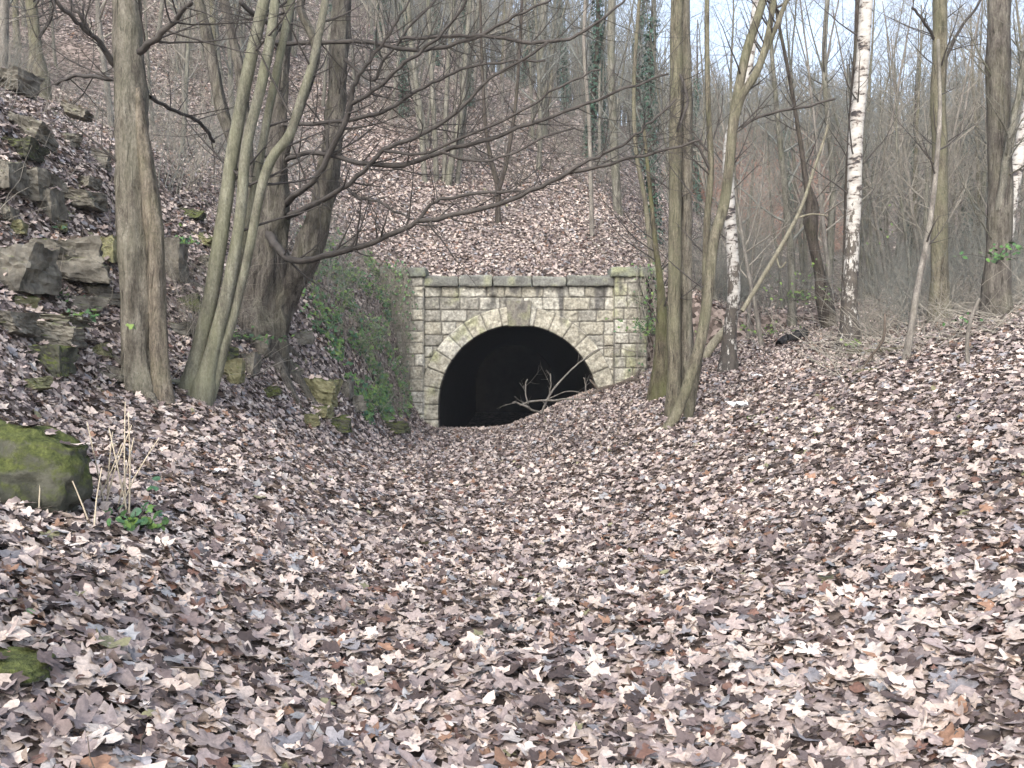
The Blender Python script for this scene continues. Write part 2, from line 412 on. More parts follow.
def litter():
    Vs, Fs, Cs = [], [], []; off = 0
    def band(x0, x1, y0, y1, dens, protos, s0, s1, tilt, lift, clip=1.18, keep=None, sizepow=1.5):
        nonlocal off
        n = int((x1-x0)*(y1-y0)*dens); x = RNG.uniform(x0, x1, n); y = RNG.uniform(y0, y1, n)
        m = np.abs(x) < (y+.3)*512/F*clip+.35
        if keep is not None: m &= keep(x, y)
        x, y = x[m], y[m]; n = len(x); z = np.maximum(H(x, np.minimum(y, 21.2))-np.maximum(0, y-21.9)*.9, -.75) if y1 < 25 and y0 > 21.1 and y0 < 21.3 else H(x, y)
        e = .12; yy = np.clip(y+e, None, 21.2) if y1 <= 21.3 else y+e
        gxn = (H(x+e, y)-H(x-e, y))/(2*e); gyn = (H(x, yy)-z)/np.maximum(yy-y, 1e-3); gyn = np.clip(gyn, -2, 2)
        nr = np.stack([-gxn, -gyn, np.ones(n)], -1); nr += RNG.normal(0, tilt, (n, 3))*np.array([1, 1, .3])
        nr /= np.linalg.norm(nr, axis=1)[:, None]
        t = RNG.normal(0, 1, (n, 3)); t -= nr*np.sum(t*nr, 1)[:, None]; t /= np.linalg.norm(t, axis=1)[:, None]
        b = np.cross(nr, t)
        sz = s0+(s1-s0)*RNG.random(n)**sizepow; z = z+RNG.random(n)**1.3*lift+.008
        which = RNG.integers(0, len(protos), n)
        pn = vnoise(x*1.1+5, y*1.1+5, 2)
        ci = RNG.choice(len(PAL), n, p=PW); col = PAL[ci]*RNG.uniform(.72, 1.18, (n, 1))*(1+.14*pn[:, None])
        # leaves deep in the layer are wetter and more rotten than those on top
        for k, (pv, pf) in enumerate(protos):
            q = np.where(which == k)[0]
            if not len(q): continue
            asp = np.where(RNG.random(len(q)) < .5, 1, -1)[:, None, None]*1.0
            s = sz[q][:, None, None]
            W = (pv[None, :, 0:1]*t[q][:, None]*s*RNG.uniform(.75, 1.1, (len(q), 1, 1))+pv[None, :, 1:2]*b[q][:, None]*s+pv[None, :, 2:3]*nr[q][:, None]*s*asp)
            W += np.stack([x[q], y[q], z[q]], -1)[:, None]
            nv = pv.shape[0]
            Vs.append(W.reshape(-1, 3)); Cs.append(np.repeat(col[q], nv, 0))
            Fs.append((pf[None]+(np.arange(len(q))*nv)[:, None, None]+off).reshape(-1, 3)); off += len(q)*nv
    band(-3.4, 3.4, 1.2, 4.6, 940, P_HI, .024, .090, .27, .05, clip=1.25)
    band(-5.6, 5.6, 4.6, 8.0, 680, P_HI, .024, .078, .30, .05)
    band(-9.5, 9.5, 8.0, 13.5, 470, P_MID, .030, .072, .36, .045)
    band(-13, 14, 13.5, 21.15, 380, P_LOW, .032, .070, .38, .04, clip=1.12)
    band(-2.0, 2.2, 21.15, 24, 300, P_LOW, .036, .075, .4, .03)
    band(-12, 6, 21.45, 30, 250, P_LOW, .045, .085, .5, .03, clip=1.1)
    band(-16, 7.5, 30, 40, 60, P_LOW, .055, .10, .5, .03, clip=1.1)
    band(5, 22, 21.9, 36, 75, P_LOW, .05, .085, .5, .03, clip=1.1)
    band(-24, 24, 40, 60, 28, P_LOW, .08, .14, .5, .03, clip=1.05)
    V = np.concatenate(Vs); Fq = np.concatenate(Fs); Cc = np.concatenate(Cs)
    print('litter tris', len(Fq))
    o = npmesh('leaf_litter', V, Fq, M['litter'], Cc, smooth=False)
    tag(o, 'pale brown fallen leaves carpeting the cutting and its banks', 'fallen leaves', kind='stuff')
litter()

def litter_twigs():
    mb = MB(); random.seed(21)
    for _ in range(900):
        Y = 1.8+11*random.random()**1.3; x = random.uniform(-.62, .62)*(Y+.6); p = Vector((x, Y, hz(x, Y)+.045)); a = random.uniform(0, 6.28); L = random.uniform(.04, .30); pts = [p]
        d = Vector((math.cos(a), math.sin(a), random.uniform(-.05, .12)))
        for k in range(3): d = (d+rv(.22)).normalized(); q = pts[-1]+d*L/3; q.z = max(q.z, hz(q.x, q.y)+.02); pts.append(q)
        r = random.uniform(.0012, .0035); tube(mb, pts, [r, r, r*.8, r*.5], 4)
    o = mb.build('litter_twigs', M['stick']); tag(o, 'small broken twigs strewn through the fallen leaves', 'twigs', kind='stuff')
litter_twigs()
# ------------------------------------------------------------------ tunnel portal
S = 21/F
XC = (518-512)*S; ZC = EYE+(HY-404.5)*S; R0 = 80*S; R1 = 98.5*S
def X_(px): return (px-512)*S
def Z_(py): return EYE+(HY-py)*S
portal = empty('tunnel_portal', (XC, 21, 0), 'pale sandstone tunnel portal with dark semicircular arch and flat parapet', 'tunnel portal')
def pv(V): return V-np.array([XC, 21, 0])

class Ashlar:
    def __init__(s, u0, u1, v0, v1, ch, wmin, wmax, seed):
        r = random.Random(seed); s.v = [v0]; s.lo, s.hi = u0, u1
        while s.v[-1] < v1: s.v.append(s.v[-1]+ch*r.uniform(.88, 1.12))
        s.v = np.array(s.v); s.j = []
        for _ in s.v:
            js = [u0-.001]; 
            js.append(u0+r.uniform(wmin, wmax)*r.uniform(.5, 1))
            while js[-1] < u1-wmin*.6: js.append(js[-1]+r.uniform(wmin, wmax))
            js[-1] = u1+.001; s.j.append(np.array(js))
        s.rnd = np.random.default_rng(seed).random((len(s.v)+2, 60, 4))
    def __call__(s, u, v):
        u, v = u+.009*vnoise(u*6+3, v*6+1, 1)+.005*vnoise(u*17, v*17, 2), v+.009*vnoise(u*6+33, v*6+7, 0)+.005*vnoise(u*17+5, v*17, 3)
        u = np.clip(u, s.lo, s.hi)
        row = np.clip(np.searchsorted(s.v, v)-1, 0, len(s.v)-2)
        d = np.minimum(v-s.v[row], s.v[row+1]-v); colr = np.zeros_like(row)
        for k in range(len(s.v)-1):
            m = row == k
            if not m.any(): continue
            js = s.j[k]; i = np.clip(np.searchsorted(js, u[m])-1, 0, len(js)-2)
            colr[m] = i; d[m] = np.minimum(d[m], np.minimum(u[m]-js[i], js[i+1]-u[m]))
        return d, s.rnd[row, colr]

CREAM = np.array((.365, .345, .28)); GREY = np.array((.24, .235, .215)); WHITE = np.array((.44, .425, .365)); GREENY = np.array((.29, .30, .17)); DARK = np.array((.085, .082, .078))
def stonecol(rnd, u, v, d, stain, green=.25, bright=1.0):
    t = rnd[..., 0:1]; w = rnd[..., 1:2]
    c = (GREY*.5+CREAM*.45)*(t < .2)+CREAM*((t >= .2) & (t < .68))+WHITE*(t >= .68)
    c = c*(.85+.28*w)
    n1 = vnoise(u*2.2+3, v*2.2+9, 0)[..., None]; n2 = vnoise(u*7+3, v*5+9, 1)[..., None]; n3 = vnoise(u*22+3, v*18+9, 2)[..., None]
    g = np.clip((n1*.7+n2*.4-.35+green)*1.6, 0, .75); c = c*(1-g)+GREENY*g
    st = (vnoise(u*5+31, v*.9+3, 3)*.6+vnoise(u*13+31, v*1.7+3, 0)*.4)[..., None]
    s = np.clip((stain[..., None]+n1*.4+n2*.45+st*.75-.12)*1.5, 0, .88); c = c*(1-s)+DARK*s
    c = c*(1+.26*n3+.16*n2)*bright
    mort = (np.clip(1.25-d/.016, 0, 1))[..., None]
    return np.clip(c*(1-.85*mort)+np.array((.105, .10, .088))*.85*mort, .01, .8)
def face_disp(d, rnd, u, v, amp=.03):
    e = np.clip(d/.028, 0, 1); e = e*e*(3-2*e)
    return e*(amp*(.6+.8*rnd[..., 2]))+e*(.020*vnoise(u*7, v*7, 0)+.013*vnoise(u*19, v*19, 1))-(1-e)*.006

# wall between the piers
def wallface():
    a = Ashlar(X_(424), X_(613.7), -.4, 3.46, .279, .34, .72, 3)
    us = np.arange(X_(423), X_(615), .016); vs = np.arange(-.4, 3.46, .016); u, v = np.meshgrid(us, vs)
    d, r = a(u, v); y = 21.0-face_disp(d, r, u, v)
    stain = np.clip((v-2.85)/.6, 0, 1)*.35+np.clip(1-np.abs(u-.1)/.9, 0, 1)*np.clip((v-2.5)/.5, 0, 1)*.4-.12
    col = stonecol(r, u, v, d, stain, .05)
    V = pv(np.stack([u, y, v], -1).reshape(-1, 3))
    uc = (u[:-1, :-1]+u[1:, 1:])/2; vc = (v[:-1, :-1]+v[1:, 1:])/2
    rad = np.hypot(uc-XC, vc-ZC); mask = ~((rad < R1-.03) | ((np.abs(uc-XC) < R1-.03) & (vc < ZC)))
    f = gridfaces(len(vs), len(us), mask)[:, ::-1]
    npmesh('wall', V, f[:, ::-1], M['stone'], col.reshape(-1, 3), parent=portal)
wallface()

def ring():
    half = math.pi*R0/2; smin = -half-1.15; smax = half+1.15    # s=0 at the crown
    n = 9; js = [-half-1.15, -half-.75, -half-.36]+list(np.linspace(-half, half, 2*n+1-2))+[half+.36, half+.75, half+1.15]
    js = np.array(sorted(js)); ss = np.arange(smin, smax, .016); ds = np.concatenate([np.arange(-.50, 0, .05), np.arange(0, R1-R0+.001, .016)])
    s, w = np.meshgrid(ss, ds)                       # w<0: the soffit going back into the tunnel
    i = np.clip(np.searchsorted(js, s)-1, 0, len(js)-2)
    d = np.minimum(s-js[i], js[i+1]-s); d = np.minimum(d, np.where(w >= 0, np.minimum(w+.03, (R1-R0)-w-.006), .2))
    rnd = np.random.default_rng(9).random((len(js)+1, 4))[i]
    disp = face_disp(d, rnd, s, w, .022)
    rr = R0+np.maximum(w, 0)-np.where(w < 0, disp*.4, 0)
    th = np.clip(s, -half, half)/R0; x = XC+rr*np.sin(th); z = ZC+rr*np.cos(th); z = z-np.maximum(np.abs(s)-half, 0)
    x = np.where(np.abs(s) > half, XC+np.sign(s)*rr, x)
    y = 20.93-disp*(w >= 0)+np.where(w < 0, -w, 0)
    rnd2 = rnd.copy(); rnd2[..., 0] = .25+.5*rnd[..., 0]
    col = stonecol(rnd2, x, z, d, np.full_like(s, -.3), .2, 1.12)
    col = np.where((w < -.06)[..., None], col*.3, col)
    f = gridfaces(len(ds), len(ss))
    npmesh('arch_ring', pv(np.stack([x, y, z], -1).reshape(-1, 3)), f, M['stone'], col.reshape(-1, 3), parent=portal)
ring()

def stonebox(x0, x1, y0, y1, z0, z1, step=.03, seed=0, tone=GREY, amp=.016, stain=.1, green=.1, bev=.03):
    """one rock-faced block: a closed rounded box, displaced"""
    nx, ny, nz = [max(2, int((b-a)/step)) for a, b in ((x0, x1), (y0, y1), (z0, z1))]
    vs, fs, cs = [], [], []
    def face(o, du, dv, nu, nv):
        base = len(vs)
        for j in range(nv+1):
            for i in range(nu+1): vs.append(o+du*(i/nu)+dv*(j/nv))
        for j in range(nv):
            for i in range(nu):
                a = base+j*(nu+1)+i; fs.append((a, a+1, a+nu+2, a+nu+1))
    X, Y, Z = np.array([x1-x0, 0, 0]), np.array([0, y1-y0, 0]), np.array([0, 0, z1-z0]); o = np.array([x0, y0, z0], float)
    face(o, X, Z, nx, nz); face(o+Y+X, -X, Z, nx, nz); face(o+Y, -Y, Z, ny, nz); face(o+X, Y, Z, ny, nz); face(o+Z, X, Y, nx, ny); face(o+Y, X, -Y, nx, ny)
    V = np.array(vs); c = (V.min(0)+V.max(0))/2; h = (V.max(0)-V.min(0))/2
    q = V-c; inner = np.clip(q, -(h-bev), (h-bev)); dd = q-inner; L = np.linalg.norm(dd, axis=1)[:, None]; L[L < 1e-6] = 1
    nrm = dd/L; V = c+inner+nrm*bev
    n = vnoise(V[:, 0]*8+seed, V[:, 2]*8+V[:, 1]*5, 0)*.7+vnoise(V[:, 0]*20+seed, V[:, 2]*20+V[:, 1]*13, 1)*.4
    V = V+nrm*(n*amp)[:, None]
    n1 = vnoise(V[:, 0]*5+seed*3, V[:, 2]*6+V[:, 1]*4, 2)[:, None]; n2 = vnoise(V[:, 0]*19+seed, V[:, 2]*15+V[:, 1]*9, 3)[:, None]
    g = np.clip(n1*.8+green-.2, 0, .7); s = np.clip(n1*-.6+n2*.4+stain, 0, .8)
    col = (tone*(1-g)+GREENY*g)*(1-s)+DARK*s
    return V, np.array(fs), np.clip(col*(1+.2*n2), .01, .8)

def join(parts, name, mat=None, parent=None, shift=True):
    off = 0; Vs, Fs, Cs = [], [], []
    for V, f, c in parts: Vs.append(V); Fs.append(f+off); Cs.append(c); off += len(V)
    V = np.concatenate(Vs)
    return npmesh(name, pv(V) if shift else V, np.concatenate(Fs), mat or M['stone'], np.concatenate(Cs), parent=parent)

# keystone: tapered block standing proud
V, f, c = stonebox(-.5, .5, 20.84, 21.2, Z_(326.5), Z_(301), .025, 4, np.array((.215, .20, .17)), .012, .05, .05, .02)
kz = (V[:, 2]-Z_(326.5))/(Z_(301)-Z_(326.5)); V[:, 0] = XC+.02+V[:, 0]*(.50+.10*kz)*1.0
npmesh('keystone', pv(V), f, M['stone'], c, parent=portal)

# parapet coping: a row of rock-faced blocks
r_ = random.Random(4); x = X_(424); cp = []
k = 0
while x < X_(613)-.2:
    w = min(r_.uniform(.78, .98), X_(613.5)-x)
    if X_(613.5)-x-w < .35: w = X_(613.5)-x
    cp.append(stonebox(x+.006, x+w-.006, 20.86, 21.5, 3.455+r_.uniform(-.005, .005), 3.70+r_.uniform(-.02, .02), .03, k*7, GREY*r_.uniform(.8, 1.15)+np.array((.0, .008, 0)), .02, .16, .12, .04)); x += w; k += 1
join(cp, 'parapet_coping', parent=portal)

def pier(px0, px1, seed, bright, ywall=20.86):
    x0, x1 = X_(px0), X_(px1)
    a = Ashlar(x0, x1, -.4, 3.68, .279, (x1-x0)*.34, (x1-x0)*.62, seed)
    us = np.arange(0, (x1-x0)+1e-3, .016); ds = np.arange(-.3, 0, .03); full = np.concatenate([ds, us, us[-1]+(.3+ds)+.03])
    vs = np.arange(-.4, 3.68, .016); u, v = np.meshgrid(full, vs)
    uf = np.clip(u, 0, x1-x0)+x0; side = (u < 0)*(-u)+(u > (x1-x0))*(u-(x1-x0))
    d, r = a(uf, v); side_edge = np.minimum(np.abs(uf-x0)+side, np.abs(x1-uf)+side)
    d = np.minimum(np.where(side > 0, .05, d), side_edge+.004)
    dr = np.where(side > 0, 0, 1); disp = face_disp(d, r, uf, v, .024)
    y = ywall+side-disp*dr; xx = uf+np.where(side > 0, np.where(u < 0, -1, 1)*disp*.5, 0)
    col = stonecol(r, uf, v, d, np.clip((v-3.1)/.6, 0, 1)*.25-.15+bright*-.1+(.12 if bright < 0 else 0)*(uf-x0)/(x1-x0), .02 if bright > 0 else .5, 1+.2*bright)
    return npmesh('pier', pv(np.stack([xx, y, v], -1).reshape(-1, 3)), gridfaces(len(vs), len(full)), M['stone'], col.reshape(-1, 3), parent=portal)
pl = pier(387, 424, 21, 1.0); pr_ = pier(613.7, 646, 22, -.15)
for (p0, p1, par, sd) in ((381, 427, pl, 5), (609.5, 662, pr_, 6)):
    xs0, xs1 = X_(p0), X_(p1); mid = xs0+(xs1-xs0)*.55
    join([stonebox(xs0, mid-.006, 20.74, 21.5, 3.66, 3.90, .03, sd, GREY*.95+np.array((0, .02, 0)), .02, .05, .3, .04),
          stonebox(mid+.006, xs1, 20.74, 21.5, 3.66, 3.89, .03, sd+3, GREY*.85+np.array((0, .02, 0)), .02, .05, .3, .04)], 'pier_cap', parent=par)
# lining
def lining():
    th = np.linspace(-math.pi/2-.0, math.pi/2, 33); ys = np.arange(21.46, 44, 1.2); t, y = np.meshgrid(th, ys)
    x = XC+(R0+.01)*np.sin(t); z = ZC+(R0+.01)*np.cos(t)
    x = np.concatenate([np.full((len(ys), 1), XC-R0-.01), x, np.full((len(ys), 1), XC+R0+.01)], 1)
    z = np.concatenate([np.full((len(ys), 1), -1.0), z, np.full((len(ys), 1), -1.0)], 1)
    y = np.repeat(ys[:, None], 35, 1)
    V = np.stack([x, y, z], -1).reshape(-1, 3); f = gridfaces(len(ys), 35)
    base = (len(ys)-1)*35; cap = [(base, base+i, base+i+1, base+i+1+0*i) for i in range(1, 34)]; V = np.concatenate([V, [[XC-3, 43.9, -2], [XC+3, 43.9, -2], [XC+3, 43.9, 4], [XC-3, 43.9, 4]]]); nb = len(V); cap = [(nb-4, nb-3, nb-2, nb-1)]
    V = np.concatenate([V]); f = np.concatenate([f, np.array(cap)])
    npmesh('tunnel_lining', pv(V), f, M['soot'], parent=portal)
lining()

# ------------------------------------------------------------------ small leaves
IVY5 = [(0, -.1), (.5, -.28), (.62, .12), (.34, .3), (0, 1.0), (-.34, .3), (-.62, .12), (-.5, -.28)]
ROUND5 = [(0, -.45), (.34, -.3), (.48, .1), (.3, .5), (0, .8), (-.3, .5), (-.48, .1), (-.34, -.3)]
GREENS = [(.035, .085, .022), (.05, .115, .03), (.075, .15, .035), (.10, .18, .04), (.04, .10, .05), (.06, .13, .055)]
def leaf(mb, p, nrm, size, shape=IVY5, greens=GREENS, cup=.25):
    nrm = Vector(nrm).normalized(); t = nrm.cross(rv()).normalized(); b = nrm.cross(t)
    g = random.choice(greens); k = random.uniform(.75, 1.25)
    vs = [Vector(p)+nrm*(size*.08)]+[Vector(p)+t*(a*size)+b*(c*size)+nrm*(abs(a)*cup*size) for a, c in shape]
    n = len(shape); mb.add(vs, [(0, 1+i, 1+(i+1) % n) for i in range(n)], tuple(x*k for x in g))


# ------------------------------------------------------------------ rocks
ROCKS = []
def rock(px, py, Y, wpx, hpx, depth, label, seed, mat='rock', name='stone_block', cat='stone', group=None, jag=.16, tilt=0, yaw=0, flatk=1.0, round_=0.0):
    Yh = hit(px, py+hpx*.32); Y = Yh if Yh and abs(Yh-Y) < 6 else Y
    w = wpx/F*Y; h = hpx/F*Y; c = P(px, py, Y)
    import bmesh
    bm = bmesh.new(); bmesh.ops.create_cube(bm, size=1.0)
    rr = random.Random(seed)
    for v in bm.verts: v.co += Vector((rr.uniform(-1, 1), rr.uniform(-1, 1), rr.uniform(-1, 1)))*jag
    bmesh.ops.subdivide_edges(bm, edges=bm.edges, cuts=17 if wpx > 60 else 11, use_grid_fill=True)
    for v in bm.verts:
        co = v.co.copy()
        if round_:
            n = co.normalized()*.56; co = co.lerp(n, round_)
        q = co*3.1+Vector((seed*3.7, seed, 0))
        cell = mn.cell(Vector((co.x*2.1+seed*1.3+co.z, co.y*2.1, co.z*2.4)))
        co += co.normalized()*(.09*mn.noise(q)+.06*mn.noise(q*2.7)+.03*mn.noise(q*7)+.05*(cell-.5)*(1-round_))
        v.co = Vector((co.x*w*.88, co.y*depth, co.z*h*.93))
    me = bpy.data.meshes.new(name); bm.to_mesh(me); bm.free(); me.materials.append(M[mat])
    me.polygons.foreach_set('use_smooth', [bool(round_)]*len(me.polygons))
    o = link(bpy.data.objects.new(name, me)); o.location = c+Vector((0, depth*.12, 0)); o.rotation_euler = (0, math.radians(tilt), math.radians(yaw))
    if not round_: me.shade_flat() if hasattr(me, 'shade_flat') else None
    ROCKS.append(o)
    return tag(o, label, cat, group)
G_R = 'sandstone blocks tumbled on the left bank'
rock(0, 470, 5.6, 160, 92, .6, 'large mossy boulder at the foot of the left bank beside dry stalks', 1, 'rock_mossy', 'mossy_boulder', 'boulder', None, .16, 17, 14, 1, .5)
rock(2, 672, 3.0, 92, 28, .25, 'low mossy stone sunk in leaves at the bottom left corner', 2, 'rock_mossy', 'mossy_stone', 'stone', None, .08, 8, 0, 1, .7)
rock(66, 262, 10, 76, 44, .6, 'large flat topped grey slab jutting from the left bank above the ivy', 3, group=G_R, tilt=5, yaw=20)
rock(14, 272, 10, 56, 44, .6, 'grey block beside the large jutting slab at the photo edge', 4, group=G_R, tilt=-4)
rock(48, 336, 9.1, 66, 26, .5, 'overhanging brown ledge stone above a dark hollow', 5, group=G_R, tilt=3, yaw=10)
rock(40, 319, 9.2, 84, 10, .5, 'thin slab lying on the overhanging ledge stone', 55, group=G_R, tilt=4, jag=.08)
rock(52, 362, 9.35, 30, 32, .3, 'dark mossy stone in the hollow under the ledge', 6, 'rock_mossy', group=G_R)
rock(34, 187, 11, 42, 30, .5, 'square buff block with a flat face on the upper left bank', 7, group=G_R, yaw=-10, jag=.1)
rock(50, 207, 10.9, 18, 36, .35, 'narrow upright stone beside the square buff block', 8, group=G_R, jag=.1)
rock(79, 200, 11.2, 40, 20, .4, 'low brown stone between the upright stone and the split tree', 9, group=G_R)
rock(5, 178, 11, 26, 36, .4, 'pale stone at the photo edge left of the buff block', 10, group=G_R)
rock(30, 130, 12, 42, 20, .5, 'tilted grey stone on the slope above the buff block', 11, group=G_R, tilt=22)
rock(22, 150, 11.8, 34, 18, .4, 'dark mossy stone under the tilted grey stone', 12, 'rock_mossy', group=G_R)
rock(12, 84, 13, 36, 26, .6, 'weathered stone topmost on the left slope near the photo edge', 13, group=G_R)
rock(86, 184, 11.5, 22, 12, .3, 'small pale stone above the low brown stone', 14, group=G_R)
rock(108, 250, 10.6, 24, 26, .4, 'buff stone touching the split tree on its left side', 15, 'rock_green', group=G_R)
rock(172, 262, 10.8, 24, 44, .4, 'tall greyish stone showing right behind the split tree', 16, group=G_R, jag=.1)
rock(232, 374, 10.0, 24, 26, .3, 'rounded greenish stone just right of the leaning stems', 17, 'rock_green', group=G_R)
rock(259, 346, 11.6, 20, 22, .3, 'small dark stone below the gnarled tree', 18, group=G_R)
rock(318, 393, 13, 42, 30, .45, 'squared green tinged block low on the bank near the portal', 19, 'rock_green', group=G_R, jag=.09)
rock(321, 413, 12.9, 20, 14, .3, 'small wedge stone beneath the squared green block', 20, 'rock_green', group=G_R)
rock(346, 390, 13.1, 12, 24, .3, 'narrow pale stone standing right of the squared green block', 21, group=G_R)
rock(335, 424, 12.8, 30, 18, .3, 'mossy stone half buried at the toe of the bank', 22, 'rock_mossy', group=G_R)
rock(250, 366, 10.8, 18, 26, .3, 'dark angular stone between the leaning stems and the green block', 23, group=G_R)
rock(8, 325, 9.2, 36, 22, .4, 'dark stone at the photo edge left of the ledge', 24, group=G_R)
rock(392, 428, 15.5, 34, 12, .3, 'mossy log like stone by the left foot of the portal', 25, 'rock_mossy', group=G_R, jag=.08)

rr_ = random.Random(9)
for k, (a, b) in enumerate([(70,140),(100,160),(18,228),(60,228),(94,292),(84,306),(20,300),(190,305),(206,262),(180,330),(100,352),(222,352),(290,372),(300,338),(205,240),(192,215),(76,112),(112,300),(30,385),(270,392),(8,215),(355,404),(308,420)]):
    rock(a, b, 10, rr_.uniform(12, 30), rr_.uniform(9, 20), rr_.uniform(.2, .4), 'small angular stone half buried in leaves on the left bank', 100+k, ['rock', 'rock', 'rock_green', 'rock_mossy'][k % 4], group='small stones half buried in the left bank', tilt=rr_.uniform(-20, 20), yaw=rr_.uniform(-40, 40))

def drifted():
    from mathutils.bvhtree import BVHTree
    import mathutils
    mb = MB(); random.seed(4); LC = [tuple(c) for c in PAL[:7]]
    SH = [(math.cos(math.radians(a))*r, math.sin(math.radians(a))*r) for a, r in MID]
    for o in ROCKS:
        mw = mathutils.Matrix.LocRotScale(o.location, o.rotation_euler, None); vs = [mw @ v.co for v in o.data.vertices]
        t = BVHTree.FromPolygons(vs, [tuple(p.vertices) for p in o.data.polygons])
        x0, x1 = min(v.x for v in vs), max(v.x for v in vs); y0, y1 = min(v.y for v in vs), max(v.y for v in vs)
        for _ in range(int((x1-x0)*(y1-y0)*70)+3):
            h = t.ray_cast(Vector((random.uniform(x0, x1), random.uniform(y0, y1), 30)), Vector((0, 0, -1)))
            if h[0] is not None and h[1].z > .45: leaf(mb, h[0]+Vector((0, 0, .01)), h[1]+rv(.4), random.uniform(.03, .07), SH, LC, .25)
        for _ in range(int((x1-x0+y1-y0)*45)):      # leaves drifted against the stone
            a = random.uniform(0, 6.28); x = (x0+x1)/2+math.cos(a)*(x1-x0)*.55; y = (y0+y1)/2+math.sin(a)*(y1-y0)*.55
            leaf(mb, Vector((x, y, hz(x, y)+random.uniform(.0, .07))), Vector((0, -.3, 1))+rv(.5), random.uniform(.03, .07), SH, LC, .25)
    for (a, b, w) in ((141,392,.34),(163,398,.3),(200,392,.32),(674,420,.3),(668,430,.25),(729,372,.3),(850,345,.25),(940,322,.3),(262,338,.7)):
        Y = hit(a, b); p = P(a, b, Y)
        for _ in range(110):
            an = random.uniform(0, 6.28); r = w*random.uniform(.55, 1.25); x = p.x+math.cos(an)*r; y = p.y+math.sin(an)*r
            leaf(mb, Vector((x, y, hz(x, y)+max(0, .13*(1.15-r/w))*random.random()+.01)), Vector((math.cos(an)*.4, math.sin(an)*.4, 1))+rv(.4), random.uniform(.03, .075), SH, LC, .25)
    o = mb.build('drifted_leaves', M['litter'], smooth=False); tag(o, 'dead leaves drifted onto the stones and around the tree feet', 'fallen leaves', kind='stuff')
drifted()
# ------------------------------------------------------------------ traced trees
def bez(stem, Yv=None):
    """[(px,py,Y,width_px)] -> world points and radii"""
    return [P(a, b, Y) for a, b, Y, w in stem], [w/2/F*Y for a, b, Y, w in stem]

def crown_above(mb, p, d, r, L=3.5, lvl=3, nb=7):
    grow(mb, p, d, L, r*.9, lvl, .06, .12, nb, None, .7, .004)

def traced_tree(name, label, cat, stems, mat, branches=(), bmat='twig', tw=6, twL=1.2, top=True, sides=14, rough=.12, sink=.75, group=None, lobes=0, flare=1.0, roots=0, bare=None, baremat='bark_bare'):
    """stems: thick ones into the trunk mesh; branches: thin ones into the crown mesh"""
    yh = hit(*stems[0][0][:2]); dY = 0
    if yh and stems[0][0][2] < 21 and abs(yh-stems[0][0][2]) < 5: dY = yh-stems[0][0][2]
    slim = .86 if name == 'multi_stem_tree' else 1
    stems = [[(a, b, c+dY, d*slim) for a, b, c, d in st] for st in stems]; branches = [[(a, b, c+dY, d*.86) for a, b, c, d in st] for st in branches]
    p0 = P(*stems[0][0][:3]); root = empty(name, (p0.x, p0.y, hz(p0.x, p0.y)), label, cat, group)
    tr = MB(); cr = MB(); rad0 = stems[0][0][3]/2/F*stems[0][0][2]
    for si, st in enumerate(stems):
        pts, rad = bez(st)
        if si == 0 or st[0][1] > 300 or True:
            g = hz(pts[0].x, pts[0].y)
            if abs(pts[0].z-g) < .8 or st[0][1] > stems[0][0][1]-12:
                low = pts[0]-(pts[1]-pts[0]).normalized()*(sink+max(0, pts[0].z-g)); 
                if flare > 1: 
                    pts.insert(1, pts[0].lerp(pts[1], .45)); rad.insert(1, rad[0]); rad[0] *= flare
                pts.insert(0, low); rad.insert(0, rad[0]*1.18)
        pp, rr = tube(tr, pts, rad, sides, 4, rough, lobes, seed=si*5+len(name))
        if top and st[-1][1] < 12:
            d = (pp[-1]-pp[-3]).normalized()
            e = pp[-1]+(d+Vector((0, 0, .5))).normalized()*1.6
            tube(tr, [pp[-1], pp[-1]+d*.8, e], [rr[-1], rr[-1]*.9, rr[-1]*.7], 8, 3)
            crown_above(cr, e-d*.05, d, rr[-1]*.72)
        if tw: twigs_along(cr, pp, [min(r, .05) for r in rr], tw, twL, 1, .08, .45)
    for k in range(roots):
        a = 2*math.pi*(k+random.random()*.6)/roots; r0 = rad0*.45; p = Vector(p0)+Vector((0, 0, .10)); pts = [p]; d = Vector((math.cos(a), math.sin(a), 0)); rr = [r0]
        for i in range(5):
            d = (d+rv(.25)).normalized(); d.z = 0; q = pts[-1]+d*rad0*.75; q.z = hz(q.x, min(q.y, 21))+.05*(2-i)*.6; pts.append(q); rr.append(r0*(1-.19*(i+1)))
        tube(tr, pts, rr, 9, 3, .2)
    if bare:
        bb = MB(); pts, rad = bez([(a, b, c+dY, d) for a, b, c, d in bare]); pts.insert(0, pts[0]-(pts[1]-pts[0]).normalized()*.7); rad.insert(0, rad[0]*1.15); tube(bb, pts, rad, 16, 4, .3, seed=3); bb.build('second_stem', M[baremat], root, origin=root.location)
    for st in branches:
        pts, rad = bez(st)
        # pixel-scale kinks of real twigs
        pts, rad = catmull(pts, rad, 4)
        pts = [q+rv(.011+.008*i/len(pts)) if 0 < i < len(pts)-1 else q for i, q in enumerate(pts)]
        pp, rr = tube(cr, pts, rad, 6, 2)
        twigs_along(cr, pp, rr, max(5, int(len(st)*2.2)), 1.1, 1, .05, .12, .8, .0028, 4)
    o = root.location
    tr.build('trunk', M[mat], root, origin=o)
    if cr.v: cr.build('crown', M[bmat], root, origin=o)
    return root

